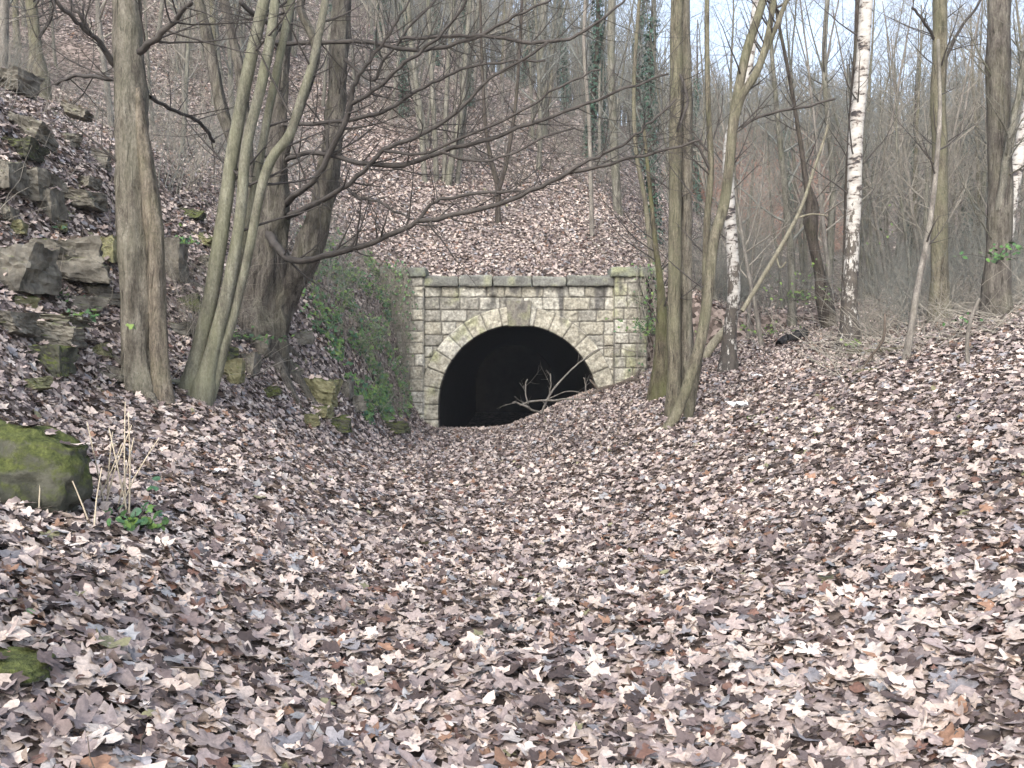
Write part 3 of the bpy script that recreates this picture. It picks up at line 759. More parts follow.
# split tree on the left
traced_tree('split_trunk_tree', 'thick grey brown tree with a split fissured trunk on the left bank', 'tree',
  [[(141,388,8.9,34),(138,350,8.9,29),(136,300,8.9,29),(134,240,8.92,29),(133,180,8.96,31),(131,120,9.0,31),(129,60,9.05,29),(127,-10,9.1,27)]], 'bark_grey',
  [[(116,66,9.0,8),(98,42,8.8,6),(80,25,8.6,5),(62,8,8.4,5),(50,-8,8.3,4)], [(92,36,8.7,4),(78,14,8.6,3.4),(66,-6,8.6,3)],
   [(140,52,8.9,9),(150,44,8.8,8),(166,30,8.7,7),(180,14,8.6,6),(191,2,8.5,5)],
   [(112,79,9.1,5),(90,76,9.6,4.6),(70,77,10.2,4.2),(55,84,10.8,3)],
   [(150,97,9.1,5),(170,108,9.6,4.6),(190,117,10.0,4.4),(205,128,10.5,4.2),(214,142,10.8,4)]],
  'twig', 5, 1.0, sides=28, rough=.30, flare=1.2, roots=6,
  bare=[(164,398,8.85,20),(161,380,8.85,18),(159,345,8.85,17),(157,290,8.85,17),(155,240,8.85,16),(151,200,8.85,17),(146,165,8.87,15),(141,130,8.9,13),(138,90,8.95,9)])

# leaning cluster of smooth stems
traced_tree('multi_stem_tree', 'clump of smooth leaning greenish stems growing from one base right of the split tree', 'tree',
  [[(190,392,9.2,24),(199,350,9.2,19),(212,290,9.2,17),(224,215,9.2,16),(233,150,9.25,15),(243,95,9.3,14.5),(254,45,9.35,14),(266,-8,9.4,13)],
   [(203,392,9.15,22),(214,345,9.15,17),(228,290,9.15,15),(240,220,9.15,13),(246,150,9.15,12),(262,82,9.2,12),(271,35,9.25,11.5),(276,-8,9.3,11)],
   [(204,388,9.3,13),(228,315,9.35,9.5),(243,245,9.4,9.5),(256,180,9.45,9.5),(268,115,9.5,9.5),(279,60,9.55,9),(293,-8,9.6,9)],
   [(212,386,9.2,13),(233,318,9.2,10.5),(248,255,9.2,10.5),(261,190,9.2,11),(272,158,9.2,11.5),(290,134,9.2,11),(301,100,9.2,10),(312,65,9.2,9.5),(320,30,9.2,9),(327,-8,9.2,8.5)]],
  'bark_green', [], 'twig', 4, 1.1, sides=14, rough=.10, flare=1.3, roots=4)

# gnarled tree with sweeping branches
traced_tree('gnarled_tree', 'gnarled dark tree on the bank with long low branches sweeping over the portal', 'tree',
  [[(260,338,13.6,48),(264,300,13.6,36),(268,255,13.6,36),(275,205,13.6,27),(277,150,13.6,18),(280,90,13.7,14),(284,40,13.8,12),(292,-8,13.9,10)],
   [(268,330,13.7,34),(287,290,13.7,27),(306,252,13.6,28),(322,205,13.6,22),(330,160,13.6,19),(337,100,13.7,18),(339,50,13.8,17),(342,-8,13.9,16)],
   [(256,330,13.8,26),(258,260,13.9,16),(247,200,14.0,12),(236,150,14.1,12),(222,110,14.2,11),(212,60,14.3,10),(203,20,14.4,9),(197,-8,14.5,9)],
   [(258,300,13.7,20),(252,220,13.8,13),(247,150,13.9,11),(241,80,14.0,10),(232,35,14.1,9),(222,-8,14.2,8)],
   [(272,200,13.5,12),(285,150,13.4,10),(305,90,13.3,9),(316,50,13.2,8),(300,10,13.2,7),(306,-8,13.2,6)]],
  'bark_gnarled',
  [[(266,222,13.65,13),(272,240,13.3,11),(283,254,12.9,9),(300,261,12.6,7.5),(333,254,12.2,7),(387,237,11.8,6.4),(417,222,11.6,6),(447,217,11.4,5.6),(500,204,11.1,5),(533,190,10.9,4.6),(567,174,10.7,5),(610,164,10.5,4),(656,152,10.3,3.2),(700,140,10.1,2.4)],
   [(560,177,10.7,4.2),(590,160,10.6,3.8),(618,148,10.5,3.3),(640,132,10.4,3),(656,117,10.4,2.6),(675,100,10.4,2)],
   [(417,222,11.6,5),(432,204,11.5,4),(452,197,11.4,4),(490,193,11.3,3.6),(530,190,11.2,3),(560,178,11.1,2.2)],
   [(276,212,13.75,10),(293,197,13.3,8),(312,182,13.0,7),(333,148,12.8,7),(350,106,12.6,7),(354,86,12.5,5.5),(365,66,12.4,4.5),(385,40,12.3,3.6),(400,14,12.2,3),(412,-6,12.2,2.6)],
   [(350,104,12.6,6),(375,90,12.4,5),(400,67,12.3,4.6),(425,48,12.2,4),(450,25,12.1,3.4),(470,-5,12.0,3)],
   [(279,220,13.75,9),(323,200,12.9,6.5),(357,177,12.6,6),(383,150,12.4,5.6),(413,138,12.3,5),(445,122,12.2,4.6),(470,98,12.1,4.2),(500,72,12.0,3.8),(530,55,11.9,3.4),(547,43,11.9,3)],
   [(277,166,13.75,8),(290,158,13.3,6),(310,152,13.1,5.6),(335,156,12.9,5.6),(360,163,12.7,5.4),(400,165,12.5,6),(440,152,12.3,5.6),(493,137,12.1,5),(540,120,12.0,4.4),(587,103,11.9,3.8),(625,88,11.8,3.2),(668,74,11.8,2.4)],
   [(275,43,13.75,6),(300,43,13.4,5),(333,42,13.2,5),(370,42,13.0,5),(407,50,12.9,5),(440,47,12.8,4.8),(475,38,12.7,4.4),(500,24,12.6,3.6),(530,10,12.5,3),(560,-5,12.5,2.4)],
   [(273,126,13.75,6),(300,124,13.3,4.6),(333,122,13.1,4.6),(380,113,12.9,4.4),(410,95,12.8,4.2),(433,83,12.7,4),(462,70,12.6,3.4),(500,62,12.5,3),(545,60,12.4,2.4)],
   [(400,39,12.9,4),(440,37,12.8,3.8),(480,36,12.7,4),(530,42,12.6,4.6),(570,38,12.5,4),(600,20,12.4,3),(625,0,12.4,2.6)],
   [(340,180,13.0,5),(356,197,12.8,4),(375,200,12.7,3.4),(395,212,12.6,3),(412,219,12.5,2.6)],
   [(383,150,12.4,4),(420,154,12.2,3.6),(470,135,12.0,3.4),(520,112,11.9,3),(560,86,11.8,2.6),(600,70,11.8,2)],
   [(440,152,12.3,4),(468,160,12.1,3),(500,158,12.0,3),(540,140,12.0,2.6),(575,128,12.0,2)],
   [(283,30,13.6,7),(262,20,13.3,6),(240,2,13.0,5)],
   [(345,60,13.5,5),(372,80,13.2,4),(385,60,13.0,3.4),(415,20,12.8,3),(440,-5,12.8,2.6)]],
  'twig', 4, 1.2, sides=24, rough=.45, flare=1.1, roots=7)

traced_tree('twin_trunk_tree', 'straight greenish tree with two fused trunks just right of the portal', 'tree',
  [[(674,418,13.5,17),(674,380,13.5,14),(674,320,13.5,13),(675,250,13.5,13),(675,180,13.5,12.5),(676,100,13.5,12),(676,40,13.5,12),(677,-8,13.5,12)]], 'bark_olive', [[(680,75,13.4,3),(687,100,13.2,3),(679,128,13.0,2.5)]], 'twig', 6, 1.2, sides=16, rough=.15, flare=1.15, baremat='bark_grey',
  bare=[(690,425,13.6,17),(688,405,13.65,15),(687,380,13.65,14),(686,320,13.65,14),(685,250,13.65,14),(686,180,13.65,13),(686,100,13.65,12),(684,40,13.65,12),(683,-60,13.65,11)])
traced_tree('bent_sapling', 'slender green stem bending right and forking, in front of the twin trunks', 'tree',
  [[(665,431,13.0,10),(676,415,13.0,11),(684,395,13.0,11),(693,368,13.0,11),(702,335,13.0,11),(708,295,13.0,10.5),(714,240,13.05,10.5),(724,205,13.1,10.5),(730,160,13.1,10),(733,125,13.1,10),(738,92,13.15,9.5),(747,50,13.2,9),(757,20,13.2,8.5),(766,-8,13.3,8)],
   [(733,128,13.1,9),(741,98,13.1,8.5),(755,75,13.1,8.5),(763,55,13.15,7),(770,25,13.2,6),(775,-8,13.2,5.5)],
   [(757,72,13.15,6),(767,48,13.2,5.5),(778,22,13.2,5),(790,-8,13.3,4.5)],
   [(689,412,13.4,9),(697,367,13.4,8.5),(704,320,13.4,8),(706,270,13.4,7.5),(707,220,13.4,7),(711,170,13.4,6),(708,100,13.4,5.5),(707,40,13.4,5),(707,-8,13.4,4.5)]],
  'bark_olive', [[(741,127,13.2,3.5),(765,114,13.2,3),(800,108,13.2,3),(835,99,13.2,2.5)], [(712,175,13.4,4),(700,150,13.3,3),(688,140,13.2,2.5)]], 'twig', 6, 1.2, sides=12, rough=.07, flare=1.1)
traced_tree('mossy_tree', 'short thick moss covered stem between the portal and the twin trunks', 'tree',
  [[(659,398,15.5,20),(661,360,15.5,15),(662,320,15.5,12),(660,280,15.6,7),(655,240,15.7,5),(650,190,15.8,4),(644,130,15.9,3)]], 'bark_mossy', [], 'twig', 10, 1.4, top=False, flare=1.2)

def birch(name, label, stem, seed):
    return traced_tree(name, label, 'birch tree', [stem], 'birch', [], 'twig', 8, 1.3, sides=14, rough=.05, group='white barked birches on the right', flare=1.4)
birch('birch_tree', 'white birch leaning right just behind the bent sapling', [(728,372,16.5,16),(730,330,16.5,13),(734,290,16.5,13),(732,247,16.5,12),(729,200,16.5,11.5),(729,147,16.5,11),(736,115,16.5,10),(743,92,16.5,10),(751,50,16.5,9.5),(758,-8,16.5,9)], 1)
birch('birch_tree', 'straight white birch standing alone with blackened peeling base', [(849,346,13.5,19),(850,300,13.5,15),(852,250,13.5,14),(854,200,13.5,14),(856,133,13.5,14),(860,90,13.5,13.5),(863,57,13.5,13),(867,-8,13.5,12.5)], 2)
birch('birch_tree', 'white birch leaning out of the photo at the right edge', [(994,300,15.5,13),(1001,265,15.5,12),(1007,235,15.5,12),(1013,190,15.5,12),(1022,140,15.5,11.5),(1032,90,15.5,11),(1048,0,15.5,10)], 3)
traced_tree('mossy_tree', 'straight grey green tree right of the lone white birch', 'tree',
  [[(940,322,14.5,22),(940,280,14.5,17),(939,220,14.5,16),(940,150,14.5,15),(938,100,14.5,14),(940,50,14.5,14),(940,-8,14.5,13)]], 'bark_olive', [[(935,40,14.5,4),(925,22,14.3,3.5),(912,8,14.2,3)], [(944,60,14.5,4),(960,30,14.5,3.5),(985,-5,14.5,3)]], 'twig', 8, 1.3, flare=1.2)
traced_tree('large_tree', 'thick dark trunk near the right edge behind the leaning birch', 'tree',
  [[(996,316,18,28),(998,260,18,23),(1000,200,18,23),(999,120,18,22),(998,60,18,22),(1000,-8,18,21)]], 'bark_gnarled', [[(998,210,17.9,9),(1008,150,17.7,8),(1017,100,17.6,7),(1026,50,17.5,6)]], 'bark_far', 8, 1.5, flare=1.2)
traced_tree('leaning_sapling', 'pale lichen green sapling curving up beside the grey green tree', 'sapling',
  [[(905,362,12.3,8),(911,330,12.3,7),(917,290,12.4,6.5),(925,250,12.5,6),(931,215,12.6,5.5),(936,170,12.7,5),(940,110,12.8,4),(938,40,12.9,3)]], 'bark_pale', [], 'twig', 5, .9, top=False, sides=8, rough=.04)
traced_tree('broken_sapling', 'short bare stub of a sapling right of the curved pale sapling', 'sapling',
  [[(968,366,11.5,5),(967,345,11.5,4),(970,322,11.5,3.6),(979,299,11.5,3)]], 'bark_pale', [], 'twig', 0, .9, top=False, sides=8, rough=.04)
traced_tree('knotted_tree', 'dark crooked tree with a knotted burr beyond the fallen pole', 'tree',
  [[(824,298,19,13),(819,270,19,10),(813,240,19,10),(811,222,19,15),(812,205,19,12),(806,180,19,5.5),(800,140,19,4.4),(790,80,19,3.6),(778,20,19,3),(774,-8,19,3)]], 'bark_dark', [], 'twig', 8, 1.3, flare=1.2)
traced_tree('slim_tree', 'slim brown tree between the knotted tree and the lone birch', 'tree',
  [[(827,322,16,10),(829,280,16,8),(831,230,16,7),(833,180,16,6),(828,120,16,5.5),(824,60,16,5),(828,-8,16,4.5)]], 'bark_far', [], 'twig', 8, 1.3, flare=1.2)
traced_tree('slim_tree', 'slim dark tree touching the left side of the lone birch', 'tree',
  [[(843,330,14.2,7),(846,250,14.2,6),(848,180,14.2,6),(852,110,14.2,5.5),(856,50,14.2,5),(858,-8,14.2,5)]], 'bark_dark', [], 'twig', 8, 1.3)
# upper-left bank
traced_tree('bank_tree', 'grey tree at the top left growing from the upper bank', 'tree',
  [[(38,82,18,18),(36,50,18,12),(33,20,18,11),(30,-8,18,11)]], 'bark_olive', [[(34,45,18,4),(50,20,17.8,3.5),(58,-6,17.6,3)]], 'twig', 8, 1.6, flare=1.3)
traced_tree('bank_tree', 'pale thin tree hard against the top left corner', 'tree',
  [[(3,60,19,10),(4,20,19,9),(5,-8,19,9)]], 'bark_pale', [], 'twig', 5, 1.5)
# hillside above the portal
def coppice(name, label, stems, mat='bark_far', tw=5):
    return traced_tree(name, label, 'tree', stems, mat, [], 'twig', tw, 2.0, sides=8, rough=.08, top=True)
coppice('coppiced_tree', 'tight clump of pale stems on the leafy slope above the portal left end',
  [[(428,222,27,8),(424,170,27,6),(420,110,27,6),(412,50,27,5),(408,-8,27,5)],
   [(436,222,27.2,7),(436,170,27.2,6),(433,100,27.2,5),(430,40,27.2,5),(428,-8,27.2,4)],
   [(446,221,27.1,9),(450,170,27.1,7),(460,120,27.1,7),(466,60,27.1,6),(470,-8,27.1,5)],
   [(440,222,27.3,6),(444,180,27.3,5),(446,110,27.3,5),(450,40,27.3,4),(455,-8,27.3,4)],
   [(453,219,27.4,6),(461,150,27.4,5),(468,80,27.4,4),(480,-8,27.4,4)]])
coppice('forked_tree', 'small dark forked tree standing alone above the keystone',
  [[(498,247,25,7),(498,210,25,6),(498,188,25,6),(491,160,25,5),(485,120,25,4),(482,60,25,3),(480,-8,25,3)],
   [(498,192,25,5),(506,165,25,4),(512,130,25,4),(518,80,25,3),(522,0,25,3)]], 'bark_dark')
coppice('slope_tree', 'thick pale trunk on the slope above the right end of the parapet',
  [[(619,230,28,10),(616,180,28,9),(613,120,28,9),(611,60,28,8),(612,-8,28,8)]])
coppice('slope_tree', 'thin straight pole tree just above the right parapet',
  [[(592,245,25,5),(591,190,25,4.5),(589,120,25,4),(584,50,25,4),(586,-8,25,3.5)]], 'bark_pale')
coppice('slope_tree', 'slender tree standing right above the right pier cap',
  [[(652,262,23.5,6),(645,200,23.5,5),(636,150,23.5,4.5),(634,80,23.5,4),(640,-8,23.5,4)]], 'bark_olive')
coppice('slope_tree', 'pale tree on the slope between the forked tree and the thick trunk',
  [[(541,170,36,12),(543,120,36,10),(541,60,36,9),(545,-8,36,9)]])

# fallen and broken wood
def polething(name, label, cat, stems, mat, sides=8, rough=.08, lying=True):
    ns = []
    for st in stems:
        if 'leaning diagonally' in label: ns.append([(a, b, c-.3, w*.72) for a, b, c, w in st]); continue
        y0 = hit(st[0][0], st[0][1]+st[0][3]*.3, st[0][2])
        if lying is True and 'lying' in label or 'curving over' in label or cat in ('log',) or 'in the left foreground' in label and cat == 'stick': ns.append([(a, b, min(hit(a, b+w*.25, c), 20.6)-.03, w) for a, b, c, w in st] if 'forked' not in label else [(a, b, c, w) for a, b, c, w in st])
        else: ns.append([(a, b, c+(hit(stems[0][0][0], stems[0][0][1]+1, stems[0][0][2])-stems[0][0][2] if 'tunnel' not in label else 0), w) for a, b, c, w in st])
    stems = ns
    if 'forked' in label: stems = [[(a, b, c, w*.62) for a, b, c, w in st] for st in stems]
    p = P(*stems[0][0][:3]); mb = MB()
    for st in stems:
        pts, rad = bez(st)
        if 'forked' in label: pts, rad = catmull(pts, rad, 3); pts = [q+rv(.014) for q in pts]; twigs_along(mb, pts, rad, 3, .5, 1, 0, .2, .8, .0022, 3)
        tube(mb, pts, rad, sides, 3, rough, seed=len(label))
    o = mb.build(name, M[mat], origin=p); o.location = p
    return tag(o, label, cat)
polething('fallen_pole', 'long pale pole leaning diagonally against the trees right of the birch', 'fallen trunk',
  [[(742,311,16.9,7),(770,265,17,6),(790,230,17.2,5.5),(803,203,17.4,5),(812,175,17.6,4.5),(824,140,17.8,3.5),(828,125,17.8,3)], [(797,218,17.3,3),(812,214,17.3,2.6),(828,216,17.2,2)], [(776,255,17.1,3),(780,268,17,2.4),(786,262,16.9,2)]], 'pole_wood')
polething('fallen_pole', 'short broken pale log resting against the foot of the leaning birch', 'fallen trunk',
  [[(704,358,16.2,9),(714,343,16.2,9),(726,329,16.3,8)]], 'pole_wood')
polething('fallen_branch', 'forked pale dead branch lying in the tunnel mouth', 'branch',
  [[(541,413,20.0,4),(548,398,20.1,3.6),(562,380,20.2,3),(575,366,20.3,2.6),(584,359,20.3,2),(600,349,20.3,1.8),(622,349,20.2,1.4),(645,354,20.1,1.2)],
   [(541,413,20.0,4),(528,408,19.9,3.6),(520,404,19.9,3),(513,402,19.8,2)], [(520,405,19.9,3),(535,401,20.0,3.4),(555,400,20.0,3.4),(580,399,19.9,3),(592,400,19.8,2.4)],
   [(528,404,19.9,2.4),(525,390,19.9,2),(527,380,19.9,1.8)], [(548,398,20.1,2.2),(551,385,20.1,2),(550,374,20.1,1.6)], [(545,400,20,2),(566,392,20,1.6),(590,394,20,1.4)], [(585,392,20,2.6),(586,385,20,2.4),(584,378,20,1.8)]], 'bark_pale', 6)
polething('fallen_branch', 'dark crooked branch lying on the slope at the right foot of the arch', 'branch',
  [[(588,398,19.4,3),(600,390,19.3,5),(616,386,19.2,5),(630,381,19.1,6),(640,381,19,5)], [(600,391,19.3,3),(590,380,19.3,2)], [(634,381,19.1,4),(640,370,19.0,2.4)]], 'stick')
polething('rotten_log', 'black wet log lying on the leaves left of the lone birch', 'log',
  [[(779,345,15.2,9),(788,340,15.2,13),(798,337,15.2,13),(806,333,15.3,8)]], 'black', 10, .4)
polething('mossy_log', 'low mossy log at the foot of the lone birch', 'log',
  [[(848,352,12.6,6),(868,353,12.5,8),(890,351,12.5,8),(903,350,12.6,5)]], 'bark_mossy', 8, .3)
polething('mossy_log', 'small mossy log below the birch half sunk in leaves', 'log',
  [[(846,378,10.8,5),(862,372,10.8,7),(878,370,10.8,5)]], 'bark_mossy', 8, .3)
for i, (st, lab) in enumerate([
   ([(862,372,11.6,2.6),(868,360,11.6,2.6),(883,340,11.5,2.6),(885,314,11.5,2.4)], 'thin bent upright stick between the birch and the curved sapling'),
   ([(842,306,12.8,2.4),(852,316,12.6,3),(857,326,12.5,2.4)], 'short pale stick leaning on the lone birch base'),
   ([(895,450,7.2,2),(930,445,7.1,3),(955,449,7.0,3),(980,458,6.9,3),(1010,470,6.8,2.5)], 'long thin dark stick curving over leaves at the right edge'),
   ([(870,400,9.2,2),(900,392,9.1,2),(950,398,9.0,2),(990,396,9.0,2)], 'thin dark stick lying on the right slope below the saplings'),
   ([(240,480,5.6,1.5),(200,520,5.2,3),(172,548,5.0,4),(160,562,4.9,5)], 'dark broken stick beside the bramble in the left foreground')]):
    polething('dead_stick', lab, 'stick', [st], 'stick', 6, .1)

# ------------------------------------------------------------------ small plants, stalks and litter
def leafy_plant(name, label, cat, at, n, spread, height, size, shape=IVY5, greens=GREENS, stems=5, group=None):
    at = Vector(at); st = MB(); lf = MB(); root = empty(name, at, label, cat, group)
    for i in range(stems):
        d = Vector((random.uniform(-1, 1), random.uniform(-1, 1), random.uniform(.2, 1.4)*height/max(spread, .05))).normalized()
        L = math.hypot(spread, height)*random.uniform(.6, 1.1); pts = [Vector((0, 0, -.03))]
        for k in range(6):
            d = (d+rv(.25)+Vector((0, 0, -.10))).normalized(); pts.append(pts[-1]+d*L/6)
            if pts[-1].z < .015: pts[-1].z = .015
        tube(st, pts, [.004-.0004*k for k in range(7)], 4)
        for _ in range(max(1, n//stems)):
            t = random.uniform(.15, 1)*6; k = min(5, int(t)); q = pts[k].lerp(pts[k+1], t-k)
            leaf(lf, q+rv(size*.8), Vector((random.uniform(-.6, .6), random.uniform(-1.1, .2), random.uniform(.2, 1))), size*random.uniform(.6, 1.2), shape, greens)
    st.build('stem', M['twig'], root); lf.build('leaf_cluster', M['ivy'], root, smooth=False)
    return root
def gp(px, py, Y):   # world point on ground under/at the pixel column
    x = (px-512)/F*Y; return Vector((x, Y, hz(x, Y)))
BRAM = [(.06, .14, .05), (.08, .17, .05), (.05, .12, .06), (.12, .20, .04)]
BR = [(.10, .17, .04), (.13, .20, .045), (.16, .23, .06), (.08, .14, .04)]
leafy_plant('bramble', 'green bramble sprouting among dry stalks in the left foreground', 'plant', gp(130, 510, 5.2), 90, .28, .20, .05, ROUND5, BRAM, 12)
leafy_plant('ivy_sprig', 'dark ivy leaves spilling over the jutting slab on the left bank', 'ivy', P(60, 300, 9.3), 30, .42, .14, .05, IVY5, GREENS, 7)
leafy_plant('ivy_sprig', 'pair of green leaves poking through leaves above the bottom left stone', 'ivy', gp(24, 612, 3.35), 4, .05, .04, .035, ROUND5, BRAM[:3], 2)
leafy_plant('ivy_sprig', 'two small green leaves flat on the litter at the bottom left', 'ivy', gp(93, 745, 2.45), 3, .05, .02, .03, ROUND5, BRAM[:3], 2)
leafy_plant('ivy_sprig', 'ivy sprig hanging at the photo edge under the grey block', 'ivy', P(8, 350, 8.8), 16, .25, .2, .05, IVY5, GREENS, 5)
leafy_plant('ivy_sprig', 'bright leaf tuft growing against the front of the split tree', 'ivy', P(134, 325, 8.55), 3, .05, .05, .06, IVY5, BR, 2)
leafy_plant('ivy_sprig', 'ivy tuft on the leafy bank between split tree and leaning stems', 'ivy', P(187, 245, 11.2), 16, .25, .2, .055, IVY5, BRAM, 5)
leafy_plant('ivy_sprig', 'dark ivy around the feet of the gnarled tree', 'ivy', P(250, 340, 11.9), 60, .5, .3, .05, IVY5, GREENS, 12)
leafy_plant('ivy_sprig', 'ivy trailing over leaves between the buff block and the jutting slab', 'ivy', P(38, 232, 10.3), 30, .5, .15, .05, IVY5, GREENS, 7)
leafy_plant('ivy_sprig', 'ivy hanging round the overhanging ledge stone', 'ivy', P(88, 318, 9.0), 26, .35, .15, .055, IVY5, BRAM, 6)
leafy_plant('low_shrub', 'bright green leafy shrub behind the black log', 'shrub', P(795, 300, 18.6), 120, .9, .8, .055, ROUND5, BR, 20)
leafy_plant('low_shrub', 'sparse yellow green shrub right of the lone birch', 'shrub', P(885, 245, 19), 14, .4, .8, .06, ROUND5, BR, 5)
leafy_plant('low_shrub', 'dull green undergrowth between the right pier and the twin trunks', 'shrub', P(652, 335, 19.3), 260, .8, .9, .06, IVY5, GREENS+BR, 26)
leafy_plant('low_shrub', 'patch of low green brambles by the foot of the lone birch', 'shrub', gp(866, 340, 14.2), 60, .6, .25, .05, ROUND5, BR, 12)
leafy_plant('low_shrub', 'few bright leaves on the slope left of the knotted tree', 'shrub', gp(770, 300, 20.5), 60, .9, .5, .06, ROUND5, BR, 12)
leafy_plant('holly_shoot', 'vivid green shrub leaves in front of the leaning birch at the right edge', 'shrub', P(996, 262, 12.5), 60, .45, .45, .055, ROUND5, [(.05, .13, .03), (.04, .10, .03), (.08, .17, .035)], 10)
leafy_plant('holly_shoot', 'few bright leaves on a twig at the right edge below the birch', 'shrub', P(962, 325, 12.2), 12, .3, .15, .05, ROUND5, [(.05, .13, .03), (.04, .10, .03)], 4)
leafy_plant('moss_tuft', 'small mossy tuft on the leaves below the twin trunks', 'moss', gp(750, 418, 11.6), 26, .10, .04, .03, ROUND5, BR, 6)

def stalks(label, at, n, H_, lean, w=.004):
    root = empty('dry_stalks', at, label, 'dry stalks')
    for k in range(n):
        mb = MB(); b = Vector((random.uniform(-.16, .16), random.uniform(-.1, .1), -.04)); d = Vector((random.uniform(-.25, .5)*lean, random.uniform(-.2, .2), 1)).normalized()
        L = H_*random.uniform(.55, 1.1); tube(mb, [b, b+d*L*.5+rv(.01), b+d*L+rv(.03)], [w, w*.8, w*.5], 5, 2)
        mb.build('stalk', M['dry'], root)
    return root
stalks('tall pale dead stalks standing between mossy boulder and bramble', gp(112, 492, 5.5), 9, .80, 1, .0058)
stalks('bent pale dead stalks right against the mossy boulder', gp(74, 492, 4.9), 6, .55, -.8, .0055)
def scrap(px, Y, w, label, seed, mat='paper'):
    mb = MB(); r = random.Random(seed); pts = []
    nx, ny = 6, 5
    for j in range(ny):
        for i in range(nx):
            pts.append(((i/(nx-1)-.5)*w*(1+.2*r.uniform(-1, 1)), (j/(ny-1)-.5)*w*.6, .02+.25*w*r.random()))
    mb.add(pts, [(j*nx+i, j*nx+i+1, (j+1)*nx+i+1, (j+1)*nx+i) for j in range(ny-1) for i in range(nx-1)])
    o = mb.build('crumpled_paper', M[mat], smooth=False); o.location = gp(px, 0, Y)+Vector((0, 0, .05)); tag(o, label, 'litter')
scrap(757, 14.6, .16, 'small crumpled white scrap left of the black log', 1)
scrap(737, 12.6, .30, 'flattened white scrap on the leaves under the leaning birch', 2)
scrap(220, 7.3, .10, 'pale curled white scrap in the left foreground litter', 3)

# ivy curtain on the bank beside the portal
def ivy_bank():
    lf = MB(); st = MB()
    for _ in range(6500):
        px = random.gauss(366, 30); py = random.uniform(215, 425)
        Y = random.uniform(15, 21); x = (px-512)/F*Y
        if px > 412 or px < 295: continue
        z = hz(x, min(Y, 20.9)); 
        q = Vector((x, Y, z+random.random()**2*.35))
        dens = mn.noise(Vector((x*1.7, Y*1.1, z*1.7)))
        if dens < -.02 or z < .45 or z > 4.4: continue
        leaf(lf, q, (random.uniform(.1, 1), random.uniform(-1.2, .1), random.uniform(.2, 1)), random.uniform(.045, .088), IVY5, GREENS+BR+BRAM)
    for _ in range(520):
        Y = random.uniform(15.5, 20.9); x = random.uniform(-4.0, -2.35); z = hz(x, Y)
        if z < .3 or z > 4.2: continue
        grow(st, (x, Y, z-.05), (random.uniform(-.1, .6), random.uniform(-.8, .1), random.uniform(.2, 1)), random.uniform(.3, 1.0), .005, 1, -.06, .25, 3, None, .8, .0022)
    root = empty('ivy_and_brambles', (-3, 18, 1.5), 'ivy and dead bramble stems draping the bank left of the portal', 'ivy')
    root['kind'] = 'stuff'
    lf.build('leaf_cluster', M['ivy'], root, smooth=False, origin=root.location); st.build('stem', M['twig_pale'], root, origin=root.location)
ivy_bank()
def ivy_pier(x0, x1, label, seed, n, green=.5):
    st = MB(); lf = MB()
    for i in range(n):
        x = random.uniform(x0, x1); z = 3.75+random.uniform(-.2, .25); pts = []; y = 20.70
        L = random.uniform(.6, 3.0)
        for k in range(8):
            pts.append(Vector((x, y+random.uniform(-.03, .02), z-k*L/7))); x += random.uniform(-.09, .09)
        tube(st, pts, [.005]*8, 4)
        for k in range(random.randint(1, 6)):
            if random.random() < green: leaf(lf, random.choice(pts)+rv(.06), (random.uniform(-.4, .4), -1, .4), random.uniform(.03, .06), IVY5, BRAM+GREENS)
    root = empty('climbing_ivy', ((x0+x1)/2, 20.8, 3.8), label, 'ivy')
    st.build('stem', M['twig_pale'], root, origin=root.location); lf.build('leaf_cluster', M['ivy'], root, smooth=False, origin=root.location)
ivy_pier(X_(384), X_(411), 'trailing ivy stems hanging down the left pier of the portal', 1, 120, .8)
ivy_pier(X_(632), X_(664), 'brown creeper hanging from the right pier cap of the portal', 2, 34, .5)

# ------------------------------------------------------------------ woodland copies
def dup(root, loc, rz, sc, label, group):
    r = root.copy(); C.objects.link(r); r.location = loc; r.rotation_euler = (random.uniform(-.05, .05), random.uniform(-.05, .05), rz); r.scale = (sc, sc, sc)
    r['label'] = label; r['group'] = group
    for ch in list(root.children):
        c = ch.copy(); C.objects.link(c); c.parent = r
    return r

